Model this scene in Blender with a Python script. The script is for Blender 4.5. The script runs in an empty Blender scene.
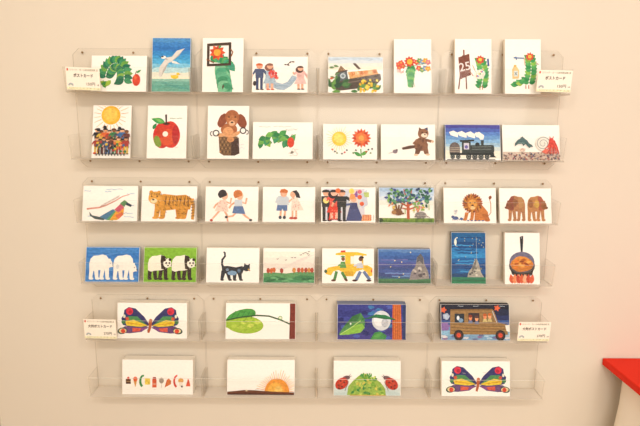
import bpy, bmesh, math, random
from mathutils import Vector
random.seed(7)
S = bpy.context.scene
COL = S.collection
R = math.radians

# ------------------------------------------------------------------ camera
F_PX, PITCH, ROLL = 515.0, R(10.4), R(0.33)
P0 = Vector((0, -1.47, 1.45))
fw = Vector((0, math.cos(PITCH), -math.sin(PITCH)))
r0 = Vector((1, 0, 0)); u0 = r0.cross(fw)
rt = math.cos(ROLL) * r0 + math.sin(ROLL) * u0
up = rt.cross(fw)
cam_d = bpy.data.cameras.new('camera'); cam = bpy.data.objects.new('camera', cam_d); COL.objects.link(cam)
from mathutils import Matrix
M = Matrix.Identity(4)
for i in range(3):
    M[i][0], M[i][1], M[i][2], M[i][3] = rt[i], up[i], -fw[i], P0[i]
cam.matrix_world = M
cam_d.sensor_width = 36; cam_d.lens = F_PX / 640 * 36
cam_d.clip_start = 0.02
S.camera = cam

def hit(px, py, Y):
    """where the photo's point lies on the vertical plane y = Y of the room"""
    d = fw + rt * ((px - 320) / F_PX) - up * ((py - 213) / F_PX)
    return P0 + d * ((Y - P0.y) / d.y)

# ------------------------------------------------------------------ materials
def lin(h):
    h = h.lstrip('#')
    c = [int(h[i:i+2], 16) / 255 for i in (0, 2, 4)]
    return [(x / 12.92 if x <= .04045 else ((x + .055) / 1.055) ** 2.4) for x in c]
MATS = {}
def paint(h, amp=.22, scale=140., rough=.55):
    """painted paper: a colour with brushy mottling"""
    if min(lin(h)) > .55: amp = min(amp, .05)
    k = (h, amp, scale)
    if k in MATS: return MATS[k]
    m = bpy.data.materials.new('painted_paper_' + h.strip('#')); m.use_nodes = True
    nt = m.node_tree; b = nt.nodes['Principled BSDF']
    b.inputs['Roughness'].default_value = rough
    b.inputs['Specular IOR Level'].default_value = .25
    tc = nt.nodes.new('ShaderNodeTexCoord'); n = nt.nodes.new('ShaderNodeTexNoise')
    mp = nt.nodes.new('ShaderNodeMapping'); mp.inputs['Scale'].default_value = (1, 1, 1.8)
    n.inputs['Scale'].default_value = scale; n.inputs['Detail'].default_value = 3
    rp = nt.nodes.new('ShaderNodeValToRGB')
    c = lin(h)
    rp.color_ramp.elements[0].position = .3; rp.color_ramp.elements[1].position = .7
    rp.color_ramp.elements[0].color = [x * (1 - amp) for x in c] + [1]
    rp.color_ramp.elements[1].color = [min(1, x * (1 + amp * .8) + amp * .02) for x in c] + [1]
    nt.links.new(tc.outputs['Object'], mp.inputs['Vector']); nt.links.new(mp.outputs[0], n.inputs['Vector'])
    nt.links.new(n.outputs['Fac'], rp.inputs['Fac']); nt.links.new(rp.outputs[0], b.inputs['Base Color'])
    MATS[k] = m
    return m
def plain(name, h, rough=.5, metal=0, spec=.4):
    m = bpy.data.materials.new(name); m.use_nodes = True
    b = m.node_tree.nodes['Principled BSDF']
    b.inputs['Base Color'].default_value = lin(h) + [1]
    b.inputs['Roughness'].default_value = rough; b.inputs['Metallic'].default_value = metal
    b.inputs['Specular IOR Level'].default_value = spec
    return m
def noisy(name, h1, h2, scale, rough=.8, bump=0., bscale=300., detail=4):
    m = plain(name, h1, rough, spec=.2); nt = m.node_tree; b = nt.nodes['Principled BSDF']
    tc = nt.nodes.new('ShaderNodeTexCoord'); n = nt.nodes.new('ShaderNodeTexNoise')
    n.inputs['Scale'].default_value = scale; n.inputs['Detail'].default_value = detail
    mx = nt.nodes.new('ShaderNodeMix'); mx.data_type = 'RGBA'
    mx.inputs['A'].default_value = lin(h1) + [1]; mx.inputs['B'].default_value = lin(h2) + [1]
    nt.links.new(tc.outputs['Object'], n.inputs['Vector']); nt.links.new(n.outputs['Fac'], mx.inputs['Factor'])
    nt.links.new(mx.outputs['Result'], b.inputs['Base Color'])
    if bump:
        n2 = nt.nodes.new('ShaderNodeTexNoise'); n2.inputs['Scale'].default_value = bscale; n2.inputs['Detail'].default_value = 3
        bp = nt.nodes.new('ShaderNodeBump'); bp.inputs['Strength'].default_value = bump; bp.inputs['Distance'].default_value = .001
        nt.links.new(tc.outputs['Object'], n2.inputs['Vector']); nt.links.new(n2.outputs['Fac'], bp.inputs['Height'])
        nt.links.new(bp.outputs[0], b.inputs['Normal'])
    return m
def acrylic(name, tint, surf=None, cover=0.):
    """thin clear sheet: lets light through, reflects by fresnel; cover = how much the sawn edge hides"""
    m = bpy.data.materials.new(name); m.use_nodes = True
    nt = m.node_tree; nt.nodes.clear()
    out = nt.nodes.new('ShaderNodeOutputMaterial'); t = nt.nodes.new('ShaderNodeBsdfTransparent')
    t.inputs['Color'].default_value = list(tint) + [1]
    g = nt.nodes.new('ShaderNodeBsdfGlossy'); g.inputs['Roughness'].default_value = .06
    fr = nt.nodes.new('ShaderNodeFresnel'); ge = nt.nodes.new('ShaderNodeNewGeometry'); mr = nt.nodes.new('ShaderNodeMapRange')   # a thin sheet reflects the same from both faces
    mr.inputs['To Min'].default_value = 1.25; mr.inputs['To Max'].default_value = 1 / 1.25
    nt.links.new(ge.outputs['Backfacing'], mr.inputs['Value']); nt.links.new(mr.outputs[0], fr.inputs['IOR'])
    mx = nt.nodes.new('ShaderNodeMixShader')
    nt.links.new(fr.outputs[0], mx.inputs[0]); nt.links.new(t.outputs[0], mx.inputs[1]); nt.links.new(g.outputs[0], mx.inputs[2])
    last = mx
    if cover:
        d = nt.nodes.new('ShaderNodeBsdfDiffuse'); d.inputs['Color'].default_value = lin(surf) + [1]
        m2 = nt.nodes.new('ShaderNodeMixShader'); m2.inputs[0].default_value = cover
        nt.links.new(mx.outputs[0], m2.inputs[1]); nt.links.new(d.outputs[0], m2.inputs[2]); last = m2
    nt.links.new(last.outputs[0], out.inputs[0])
    return m
CLEAR = acrylic('clear_acrylic', (.996, .995, .992))
HAZE = acrylic('clear_acrylic_lip', (.996, .995, .992))
EDGE_D = acrylic('sawn_acrylic_edge', (.97, .95, .92), '#d8bc9c', .3)
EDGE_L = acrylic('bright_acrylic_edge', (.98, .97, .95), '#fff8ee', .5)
EDGE_S = acrylic('faint_acrylic_edge', (.985, .98, .97), '#e4ccb0', .15)
FLOORC = acrylic('clear_acrylic_tray', (.99, .988, .98), '#fff4e4', .07)
SCREW = plain('brass_screw', '#a08058', .4, .4)
SCREW_D = plain('dark_screw_slot', '#6a5238', .6, .2)
WHITE = '#fdf7ee'

# ------------------------------------------------------------------ mesh builder
class MB:
    def __init__(s): s.v, s.f, s.m, s.mats = [], [], [], []
    def mi(s, m):
        if m not in s.mats: s.mats.append(m)
        return s.mats.index(m)
    def face(s, pts, m):
        i = len(s.v); s.v += [tuple(p) for p in pts]
        s.f.append(tuple(range(i, i + len(pts)))); s.m.append(s.mi(m))
    def prism(s, poly, d, m, edge=None):
        """closed solid: the outline poly pushed along vector d"""
        d = Vector(d); n = len(poly); a = [Vector(p) for p in poly]; b = [p + d for p in a]
        i = len(s.v); s.v += [tuple(p) for p in a + b]
        s.f.append(tuple(range(i, i + n))); s.m.append(s.mi(m))
        s.f.append(tuple(range(i + 2*n - 1, i + n - 1, -1))); s.m.append(s.mi(m))
        e = s.mi(edge or m)
        for k in range(n):
            j = (k + 1) % n
            s.f.append((i + k, i + n + k, i + n + j, i + j)); s.m.append(e)
    def box(s, a, b, m, edge=None):
        (x0, y0, z0), (x1, y1, z1) = a, b
        s.prism([(x0, y0, z0), (x1, y0, z0), (x1, y0, z1), (x0, y0, z1)], (0, y1 - y0, 0), m, edge)
    def build(s, name, parent=None, fix=True):
        me = bpy.data.meshes.new(name); me.from_pydata(s.v, [], s.f)
        for m in s.mats: me.materials.append(m)
        for p, k in zip(me.polygons, s.m): p.material_index = k
        if fix:
            bm = bmesh.new(); bm.from_mesh(me); bmesh.ops.recalc_face_normals(bm, faces=bm.faces); bm.to_mesh(me); bm.free()
        me.update()
        o = bpy.data.objects.new(name, me); COL.objects.link(o)
        if parent: o.parent = parent
        return o
def tag(o, label=None, cat=None, group=None, kind=None):
    for k, v in (('label', label), ('category', cat), ('group', group), ('kind', kind)):
        if v: o[k] = v
    return o
def thing(name, loc, label, cat, group=None):
    o = bpy.data.objects.new(name, None); o.empty_display_size = .02; COL.objects.link(o); o.location = loc
    return tag(o, label, cat, group)

# ------------------------------------------------------------------ room
XL = hit(1.5, 426, 0).x
WALL = noisy('cream_wall_paper', '#dfd4c2', '#e4d9c8', 2.2, .85, .35, 420)
def slab(name, a, b, m):
    mb = MB(); mb.box(a, b, m); return tag(mb.build(name), kind='structure')
slab('wall_back', (XL - .12, 0, 0), (3.2, .12, 2.8), WALL)
slab('wall_left', (XL - .12, -3.4, 0), (XL, 0, 2.8), WALL)
slab('floor', (XL - .12, -3.4, -.08), (3.2, .12, 0), noisy('beige_floor', '#b59a7c', '#c4a988', 3, .5))
slab('ceiling', (XL - .12, -3.4, 2.8), (3.2, .12, 2.88), noisy('white_ceiling', '#f3ece2', '#efe7dc', 2, .9))
mb = MB(); mb.prism([(XL + .0, 0, 0), (XL + .0, -.012, 0), (XL, -.012, .07), (XL, -.009, .075), (XL, 0, .075)], (3.2 - XL, 0, 0), plain('white_baseboard', '#eee6da', .5))
tag(mb.build('baseboard_back'), kind='structure')

# ------------------------------------------------------------------ acrylic racks
W, TH = .3365, .003
X0 = -.681
TOPS = [1.635, 1.281, .931]
T1, T2, PH = .1175, .2955, .325
YB = -.004                       # back of the panel
def rack_parts(root):
    w = W / 2 - .0015; c = .017
    mb = MB()
    mb.prism([(-w + c, YB, 0), (w - c, YB, 0), (w, YB, -c), (w, YB, -PH + c), (w - c, YB, -PH), (-w + c, YB, -PH), (-w, YB, -PH + c), (-w, YB, -c)], (0, -TH, 0), CLEAR, EDGE_D)
    mb.build('back_panel', root)
    yf, lh, yl = -.0615, .062, -.0705
    for t in (T1, T2):
        mb = MB(); mb.box((-w, YB - TH, -t - TH), (w, yf - TH, -t), FLOORC, EDGE_L)
        tray = mb.build('tray_floor', root)
        mb = MB()
        mb.prism([(-w, yf, -t), (-w, yf - TH, -t), (-w, yl - TH, -t + lh), (-w, yl, -t + lh)], (2 * w, 0, 0), HAZE, HAZE)
        for i, f in enumerate(mb.f):                       # glint along the lip's sawn top edge, painted in as a whitish colour
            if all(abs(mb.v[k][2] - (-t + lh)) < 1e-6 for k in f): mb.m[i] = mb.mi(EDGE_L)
        mb.build('front_lip', tray)
        for s in (-1, 1):
            mb = MB(); x = s * w
            mb.prism([(x, YB - TH, -t), (x, yf, -t), (x, yl, -t + lh), (x, YB - TH, -t + lh + .003)], (-s * TH, 0, 0), CLEAR, EDGE_S)
            mb.build('side_panel', tray)
    for zz in (-.011, -.307):
        for xx in (-.414 * W, 0, .414 * W):
            mb = MB(); n = 12; y = YB - TH
            ring = lambda r, yy: [(xx + r * math.cos(2 * math.pi * k / n), yy, zz + r * math.sin(2 * math.pi * k / n)) for k in range(n)]
            a, b, c2 = ring(.0030, y), ring(.0029, y - .0012), ring(.0018, y - .0020)
            for p, q in ((a, b), (b, c2)):
                for k in range(n):
                    j = (k + 1) % n; mb.face([p[k], p[j], q[j], q[k]], SCREW)
            mb.face(c2, SCREW)
            for q in ((.0016, .0004), (.0004, .0016)):
                mb.face([(xx - q[0], y - .0021, zz - q[1]), (xx + q[0], y - .0021, zz - q[1]), (xx + q[0], y - .0021, zz + q[1]), (xx - q[0], y - .0021, zz + q[1])], SCREW_D)
            mb.build('screw', root)
RACKS = ['clear acrylic two-tier wall rack holding the seagull postcards and the red apple postcards',
         'clear acrylic two-tier wall rack holding the black picture frame postcards and the basket dog postcards',
         'clear acrylic two-tier wall rack holding the boat postcards and the sun and red flower postcards',
         'clear acrylic two-tier wall rack holding the easel postcards and the black train postcards',
         'clear acrylic two-tier wall rack holding the striped wild cat postcards and the white bear postcards',
         'clear acrylic two-tier wall rack holding the running children postcards and the black cat postcards',
         'clear acrylic two-tier wall rack holding the tree postcards and the yellow taxi postcards',
         'clear acrylic two-tier wall rack holding the lion postcards and the frying pan postcards',
         'clear acrylic two-tier wall rack holding large butterfly postcards above a row of small foods',
         'clear acrylic two-tier wall rack holding large green leaf postcards above the orange sunrise postcards',
         'clear acrylic two-tier wall rack holding large moonlit leaf postcards above the two ladybirds postcards',
         'clear acrylic two-tier wall rack holding large brown car postcards above butterfly postcards']
def copy_tree(o, parent=None):
    c = o.copy(); COL.objects.link(c)
    if parent: c.parent = parent
    for ch in list(o.children): copy_tree(ch, c)
    return c
first = None
for row in range(3):
    for ci in range(4):
        loc = (X0 + W * (ci + .5), 0, TOPS[row])
        if first is None:
            first = o = thing('acrylic_wall_rack', loc, '', 'display rack'); rack_parts(o)
        else:
            o = copy_tree(first); o.location = loc
        tag(o, RACKS[row * 4 + ci], 'display rack', 'acrylic card racks on the wall')

# ------------------------------------------------------------------ painted card faces
class Art:
    """shapes in card fractions (u to the right, v downwards), each laid a hair above the last"""
    def __init__(s, mb, w, L, th):
        s.mb, s.w, s.L, s.th, s.k = mb, w, L, th, 0
    def P(s, u, v, e):
        u = min(.995, max(.005, u)); v = min(.995, max(.005, v))
        d = (1 - v) * s.L
        return ((u - .5) * s.w, d * math.sin(s.th) - e * math.cos(s.th), d * math.cos(s.th) + e * math.sin(s.th))
    def poly(s, c, pts, amp=.22):
        s.k += 1; e = .00025 + s.k * .00002
        m = c if not isinstance(c, str) else paint(c, amp)
        s.mb.face([s.P(u, v, e) for u, v in pts], m)
    def ell(s, c, cu, cv, ru, rv=None, rot=0., n=22, jag=0., a0=0, a1=360, amp=.22):
        rv = ru * s.w / s.L if rv is None else rv
        a, b = ru * s.w, rv * s.L; ca, sa = math.cos(R(rot)), math.sin(R(rot)); pts = []
        for k in range(n + (a1 - a0 < 360)):
            t = R(a0 + (a1 - a0) * k / n); j = 1 + random.uniform(-jag, jag)
            x, y = a * j * math.cos(t), b * j * math.sin(t)
            pts.append((cu + (x * ca - y * sa) / s.w, cv + (x * sa + y * ca) / s.L))
        s.poly(c, pts, amp)
    def line(s, c, pts, wd=.012, w2=None):
        q = [Vector((u * s.w, v * s.L)) for u, v in pts]; n = len(q); A, B = [], []
        for i in range(n):
            t = (q[min(i + 1, n - 1)] - q[max(i - 1, 0)])
            t = t.normalized() if t.length > 1e-9 else Vector((1, 0))
            nn = Vector((-t.y, t.x)); hw = (wd + ((w2 if w2 is not None else wd) - wd) * i / max(1, n - 1)) * s.w / 2
            A.append(q[i] + nn * hw); B.append(q[i] - nn * hw)
        s.poly(c, [(p.x / s.w, p.y / s.L) for p in A + B[::-1]])
    def arc(s, c, cu, cv, ru, a0, a1, wd=.012, w2=None, rv=None, n=14):
        rv = ru * s.w / s.L if rv is None else rv
        s.line(c, [(cu + ru * math.cos(R(a0 + (a1 - a0) * k / n)), cv + rv * math.sin(R(a0 + (a1 - a0) * k / n))) for k in range(n + 1)], wd, w2)
    def leaf(s, c, u, v, ln, ang, wd=.35):
        t, pts = R(ang), []
        ca, sa = math.cos(t), math.sin(t)
        for k in range(9):
            x = k / 8; pts.append((x, wd * math.sin(math.pi * x ** .8) / 2))
        for k in range(7, 0, -1):
            x = k / 8; pts.append((x, -wd * math.sin(math.pi * x ** .8) / 2))
        l = ln * s.w
        s.poly(c, [(u + (x * ca - y * sa) * l / s.w, v + (x * sa + y * ca) * l / s.L) for x, y in pts])
    def bands(s, cols, v0=0., v1=1., wob=.02, u0=0., u1=1.):
        n = len(cols)
        for i, c in enumerate(cols):
            a = v0 + (v1 - v0) * i / n
            top = [(u0 + (u1 - u0) * k / 8, a + (random.uniform(-wob, wob) if i else 0)) for k in range(9)]
            s.poly(c, top + [(u1, v1), (u0, v1)])
    def rays(s, c, cu, cv, r1, r2, n, wd=.01, a0=0, a1=360):
        for k in range(n):
            t = R(a0 + (a1 - a0) * (k + .5) / n); j = random.uniform(.85, 1.1); q = s.w / s.L
            s.line(c if k % 2 else '#f0b23c', [(cu + r1 * math.cos(t), cv + r1 * math.sin(t) * q), (cu + r2 * j * math.cos(t), cv + r2 * j * math.sin(t) * q)], wd, wd * .6)
    def scrib(s, c, u, v, wd, h=.02, n=9, t=.006):
        s.line(c, [(u + wd * k / n, v + random.uniform(-h, h)) for k in range(n + 1)], t)
    def person(s, u, f, h, skin, hair, top, low, shoe='#3a2a2a', dress=False, long=False, lean=0., legs=True, arm=(1, -1)):
        """a small paper-cut figure standing at (u, f), h tall as a fraction of the card's height"""
        q = s.L / s.w; hw = h * q * 1.3
        Y = lambda k: f - h * k
        X = lambda k, y=0.5: u + hw * (k + lean * y)
        if legs:
            for d in (-.06, .06):
                s.poly(skin if dress else low, [(X(d - .04, .45), Y(.48)), (X(d + .04, .45), Y(.48)), (X(d + .035, 0), Y(.03)), (X(d - .035, 0), Y(.03))])
                s.ell(shoe, X(d + .015, 0), Y(.02), hw * .055, h * .025)
        if dress: s.poly(low, [(X(-.09, .6), Y(.58)), (X(.09, .6), Y(.58)), (X(.19, .25), Y(.24)), (X(-.19, .25), Y(.24))])
        if arm:
            for sg, a in zip((-1, 1), arm):
                s.line(top, [(X(sg * .10, .76), Y(.76)), (X(sg * .2, .6), Y(.62 + .03 * a))], hw * .07)
                s.line(skin, [(X(sg * .2, .6), Y(.62 + .03 * a)), (X(sg * .24, .6), Y(.60 + .14 * a))], hw * .05)
        s.poly(top, [(X(-.12, .8), Y(.79)), (X(.12, .8), Y(.79)), (X(.11, .5), Y(.45)), (X(-.11, .5), Y(.45))])
        if long: s.ell(hair, X(-.03, .8), Y(.84), hw * .125, h * .14)
        s.ell(skin, X(0, .9), Y(.89), hw * .088, h * .10)
        s.ell(hair, X(-.01, .92), Y(.925), hw * .10, h * .075, jag=.06, a0=170, a1=370)

def greenery(A, pts, r, jag=.12, cols=('#2f7d4a', '#4c9a52', '#1f6a4c', '#74a84a', '#2d8a66')):
    for i, (u, v) in enumerate(pts): A.leaf(cols[i % len(cols)], u, v, r * 1.7, random.uniform(0, 360), .75)

def a_green_arch(A):         # foliage garland with a red fruit
    pts = []
    for k in range(17):
        t = R(185 + 178 * k / 16)
        pts.append((.43 + .165 * math.cos(t), .64 + .43 * math.sin(t)))
    for i, (u, v) in enumerate(pts):
        A.leaf(['#2f7d58', '#1f6a4c', '#4c9a52', '#2d8a66', '#86b04a'][i % 5], u, v, .2, 185 + 178 * i / 16 + 150, .62)
        A.leaf(['#1d6f52', '#3d9160', '#6da546'][i % 3], u, v, .17, 185 + 178 * i / 16 + 20, .62)
    for k in range(4): A.leaf(['#3d8d3c', '#9dbb3e'][k % 2], .27 + .03 * k, .9 - .07 * k, .15, 250 - 40 * k, .55)
    A.line('#4a3626', [(.80, .52), (.82, .42)], .012)
    A.ell('#d8432c', .82, .68, .072, .165, jag=.03); A.ell('#e36a3a', .80, .62, .025, .05)
    A.leaf('#4c9a52', .82, .48, .1, -35, .4)
def a_seagull(A):
    A.bands(['#4d8fc8', '#3a7fc4', '#2f74bd', '#3486c6', '#3d97cf', '#4fa9d8', '#7cc0dc', '#b5d8dc', '#e6e6d4', '#f2ead2'], 0, .8)
    A.bands(['#8fbfae', '#6fae9c', '#5fa392', '#6aa894'], .76, 1)
    for k in range(5): A.scrib('#3f8f8c', .1 + .15 * k, .82 + .03 * k, .3, .008, 8, .012)
    G, D = '#d9d4cc', '#b5aea6'
    A.poly(D, [(.34, .38), (.50, .36), (.62, .26), (.82, .20), (.70, .33), (.55, .42), (.44, .47)])
    A.poly(G, [(.36, .37), (.52, .35), (.64, .24), (.85, .195), (.62, .36), (.47, .46)])
    A.poly(G, [(.34, .40), (.46, .43), (.36, .56), (.24, .73), (.18, .70), (.19, .55)])
    A.poly(D, [(.42, .46), (.36, .58), (.24, .73), (.30, .58)])
    A.poly('#e6e1d8', [(.50, .42), (.62, .44), (.74, .49), (.52, .47)])
    A.ell('#f3f0e8', .30, .365, .065, .028); A.ell('#2a2a2e', .27, .352, .035, .012)
    A.poly('#222428', [(.24, .36), (.17, .345), (.24, .375)])
    A.ell('#f0c83c', .60, .725, .10, .036); A.ell('#f0c83c', .68, .67, .042, .027); A.poly('#f0c83c', [(.5, .72), (.49, .685), (.58, .71)]); A.poly('#e08a2a', [(.71, .67), (.76, .675), (.71, .685)])
def a_frame(A):              # dark frame round a red and yellow bloom, leafy stem hanging below
    for k in range(5):
        for j in range(3):
            A.leaf(['#5fae86', '#3f9168', '#79bd92', '#4aa07a'][(k + j) % 4], .42 + .02 * k + .06 * j, .48 + .08 * k, .36, 50 + 40 * j, .8)
    A.leaf('#3f9168', .5, .85, .3, 25, .5); A.leaf('#5a4634', .52, .86, .12, 100, .4)
    for k in range(9): A.leaf(['#2f8a55', '#54a35e', '#3f9a78'][k % 3], .28 + .045 * k, .46, .26, -90 + 18 * k, .7)
    for k in range(9): A.leaf(['#d8572c', '#c9402a'][k % 2], .36, .27, .2, 40 * k, .55)
    A.ell('#e8a03a', .36, .27, .085); A.leaf('#58a05a', .4, .2, .14, -70, .4)
    for p in ([(.11, .13), (.69, .10)], [(.67, .08), (.67, .50)], [(.70, .485), (.11, .505)], [(.14, .11), (.14, .52)]): A.line('#46362c', p, .062)
    A.line('#7a6552', [(.17, .15), (.64, .13)], .012); A.line('#2a201c', [(.17, .49), (.66, .47)], .012)
    A.line('#8a5a3c', [(.68, .2), (.74, .26), (.7, .34)], .03); A.line('#8a5a3c', [(.1, .4), (.2, .43), (.28, .46)], .03)
def a_procession(A):
    A.person(.13, .93, .74, '#e8a080', '#c8643a', '#4c5878', '#434e70', arm=(-1, -1))
    A.ell('#38302e', .045, .75, .03, .07)
    A.poly('#9fb6c8', [(.24, .50), (.38, .50), (.45, .85), (.24, .9)])
    A.poly('#a9bccb', [(.34, .62), (.44, .72), (.55, .76), (.64, .70), (.72, .52), (.80, .56), (.86, .72), (.78, .66), (.70, .82), (.58, .93), (.46, .92), (.36, .84)])
    for k in range(6): A.scrib('#8ea6ba', .42 + .05 * k, .82 - (k > 3) * .08 * (k - 3), .1, .02, 5, .008)
    A.person(.32, .93, .74, '#f0b090', '#8a5a4a', '#a9bccb', '#a9bccb', '#d06048', dress=True, long=True, arm=None)
    for k in range(14): A.ell(['#d84a44', '#e8766a', '#c83a3c'][k % 3], .37 + random.uniform(-.07, .08), .5 + random.uniform(-.09, .11), .026)
    A.person(.87, .92, .66, '#f0b090', '#5a4038', '#e8b8b0', '#ecc4bc', '#4a3030', dress=True, long=True, arm=(1, -1))
    for (u, v, r) in ((.62, .22, 20), (.66, .18, -30), (.71, .14, 10)): A.leaf('#6a4a40', u, v, .06, r, .4); A.leaf('#4a3a38', u, v, .05, r + 150, .4)
def a_boat(A):
    A.bands(['#c3d3df', '#d5dee2', '#e6e6dc', '#f4ecd8', WHITE], 0, .45)
    A.poly('#e0a86a', [(.36, .42), (.88, .34), (.92, .48), (.4, .62)]); 
    for k in range(6): A.ell(['#d98a4a', '#ecc08a', '#c87844'][k % 3], .45 + .08 * k, .47 - .013 * k, .04, .06, jag=.1)
    A.poly('#544840', [(.05, .70), (.36, .62), (.95, .46), (.97, .62), (.85, .82), (.16, .95)])
    A.line('#7a6a60', [(.12, .77), (.5, .68), (.92, .57)], .02)
    A.poly('#5c6468', [(.16, .42), (.34, .36), (.37, .64), (.17, .68)]); A.ell('#c8d4d8', .27, .53, .05); A.ell('#7f8f96', .27, .53, .03)
    A.poly('#8a6a4a', [(.17, .42), (.23, .24), (.33, .38)]); A.poly('#4a3c34', [(.14, .43), (.36, .36), (.36, .39), (.14, .46)])
    A.line('#4a3c34', [(.46, .18), (.56, .34)], .02); A.poly('#6a5a4e', [(.46, .18), (.50, .17), (.60, .33), (.56, .35)])
    for k in range(12): A.leaf(['#3a5f3c', '#4f7d45', '#6a9a4a', '#2f5038'][k % 4], random.uniform(.0, .3), random.uniform(.72, .98), .16, random.uniform(180, 360), .5)
    for k in range(14): A.leaf(['#4f7d45', '#6a9a4a', '#3a5f3c'][k % 3], random.uniform(.5, .95), random.uniform(.78, .99), .13, random.uniform(180, 360), .5)
    for k in range(34): A.ell(['#f2c83a', '#eab42c', '#f6d860'][k % 3], random.uniform(.58, .93), random.uniform(.64, .97), .022, jag=.1)
    for (u, v, r) in ((.02, .3, 0), (.1, .25, 10), (.04, .55, 20), (.12, .5, -20)): A.leaf('#6b8a5a', u, v, .1, r, .4)
    A.leaf('#c86a4a', .03, .62, .08, -20, .5)
def a_bouquet(A):
    for k in range(11):
        A.leaf(['#3f9a56', '#2f8a4c', '#58aa5e', '#7ab858'][k % 4], .36 + .17 * (k % 2), .50 + .032 * k, .27 - .008 * k, 30 + 120 * (k % 2), .75)
    A.line('#6a4a34', [(.47, .82), (.50, .90)], .02)
    A.line('#6a4a34', [(.52, .8), (.56, .88)], .015)
    for k in range(10): A.leaf(['#d04a34', '#c83c30'][k % 2], .42, .42, .16, 36 * k + 10, .5)
    A.ell('#ecb23c', .42, .42, .075)
    for (u, v) in ((.12, .47), (.19, .44), (.14, .53), (.24, .50)):
        for k in range(5): A.leaf('#d85444', u, v, .085, 72 * k, .75)
        A.ell('#f0c860', u, v, .02)
    for i, (u, v) in enumerate(((.60, .43), (.68, .40), (.76, .42), (.84, .40), (.91, .43), (.66, .54), (.75, .57), (.83, .54), (.91, .55))):
        for k in range(5): A.leaf(['#d84c3c', '#e8a23a', '#5f9a58', '#d87a88', '#7f9ac0'][(i * 2) % 5], u, v, .085, 72 * k + 20, .8)
        A.ell('#f0d070', u, v, .02)
    A.line('#4f8a54', [(.5, .50), (.68, .47), (.86, .45)], .012); A.line('#4f8a54', [(.36, .52), (.24, .5)], .012)
    for (u, v) in ((.14, .61), (.22, .63)): A.leaf('#e0b8b0', u, v, .09, 200, .7); A.leaf('#d8a498', u, v, .08, 300, .7)
    A.scrib('#a8a090', .66, .88, .1, .006, 6, .006)
def easel_number(A, txt, u, v, h, c, rot):
    me = text_mesh(txt, 1.0, .012)
    xs = [p.co.x for p in me.vertices]; ys = [p.co.y for p in me.vertices]
    sc = h * A.L / (max(ys) - min(ys)); ca, sa = math.cos(R(rot)), math.sin(R(rot)); A.k += 1; e = .0003 + A.k * .00002
    for f in me.polygons:
        pts = []
        for i in f.vertices:
            x = (me.vertices[i].co.x - (max(xs) + min(xs)) / 2) * sc; y = (me.vertices[i].co.y - (max(ys) + min(ys)) / 2) * sc
            pts.append(A.P(u + (x * ca + y * sa) / A.w, v - (y * ca - x * sa) / A.L, e))
        A.mb.face(pts, paint(c))
    bpy.data.meshes.remove(me)
def pot_plant(A, base, top, lean=0.):
    n = 9
    for k in range(n):
        t = k / (n - 1); u = base[0] + (top[0] - base[0]) * t + lean * math.sin(math.pi * t); v = base[1] + (top[1] - base[1]) * t
        for s_ in (-1, 1):
            A.leaf(['#3f9a56', '#2f8a4c', '#58aa5e', '#86b84e'][(k + (s_ > 0)) % 4], u, v, .19, -90 + s_ * (75 - 20 * t), .7)
    for k in range(9): A.leaf(['#d8503a', '#c83c30'][k % 2], top[0], top[1] - .04, .13, 40 * k, .5)
    A.ell('#ecc04a', top[0], top[1] - .04, .05)
def a_easel(A):
    A.line('#7a4a3a', [(.22, .3), (.10, .92)], .035); A.line('#7a4a3a', [(.28, .3), (.32, .92)], .035); A.line('#8a4a3a', [(.24, .2), (.26, .62)], .04)
    A.poly('#7c4636', [(.09, .34), (.39, .27), (.44, .66), (.14, .74)])
    easel_number(A, '25', .265, .505, .155, '#e4dcd8', -12)
    pot_plant(A, (.73, .87), (.69, .42), .06)
    A.ell('#e4e4d4', .68, .65, .15, .085, -25, jag=.06)
    for k in range(7): A.ell(['#d8503a', '#5f7ac0', '#ecc04a', '#3f9a56'][k % 4], .6 + .03 * k, .68 - .02 * k + .02 * (k % 2), .022)
    A.line('#c87a4a', [(.40, .58), (.50, .68)], .018); A.line('#4c5f98', [(.90, .36), (.92, .50)], .05); A.line('#d8803a', [(.48, .48), (.56, .6)], .015)
    for u in (.69, .76): A.line('#b86a3c', [(u, .86), (u - .01, .93)], .022)
def a_glue(A):
    A.poly('#e8c48a', [(.20, .56), (.24, .50), (.33, .50), (.40, .57), (.39, .72), (.21, .73)]); A.poly('#d8a858', [(.25, .51), (.25, .47), (.32, .47), (.32, .51)])
    A.poly('#d8e0dc', [(.25, .58), (.36, .58), (.36, .68), (.25, .68)]); A.line('#55707a', [(.27, .6), (.34, .66)], .014); A.line('#55707a', [(.34, .6), (.27, .66)], .014)
    for k in range(7): A.leaf(['#3f9a56', '#2f8a4c', '#58aa5e', '#9dbb4e'][k % 4], .35 + .05 * k, .84 - .006 * k * k * .4, .2, 185 + 20 * (k % 3), .7)
    pot_plant(A, (.67, .80), (.69, .36), .05)
    A.line('#5c7fa8', [(.24, .34), (.53, .35)], .035); A.line('#4a6a98', [(.30, .32), (.32, .38)], .03); A.line('#d8a080', [(.53, .35), (.56, .48)], .02)
    for u in (.58, .66): A.line('#b8583c', [(u, .84), (u, .91)], .022)
    A.scrib('#c8b8a8', .86, .44, .1, .03, 5, .008)
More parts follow.
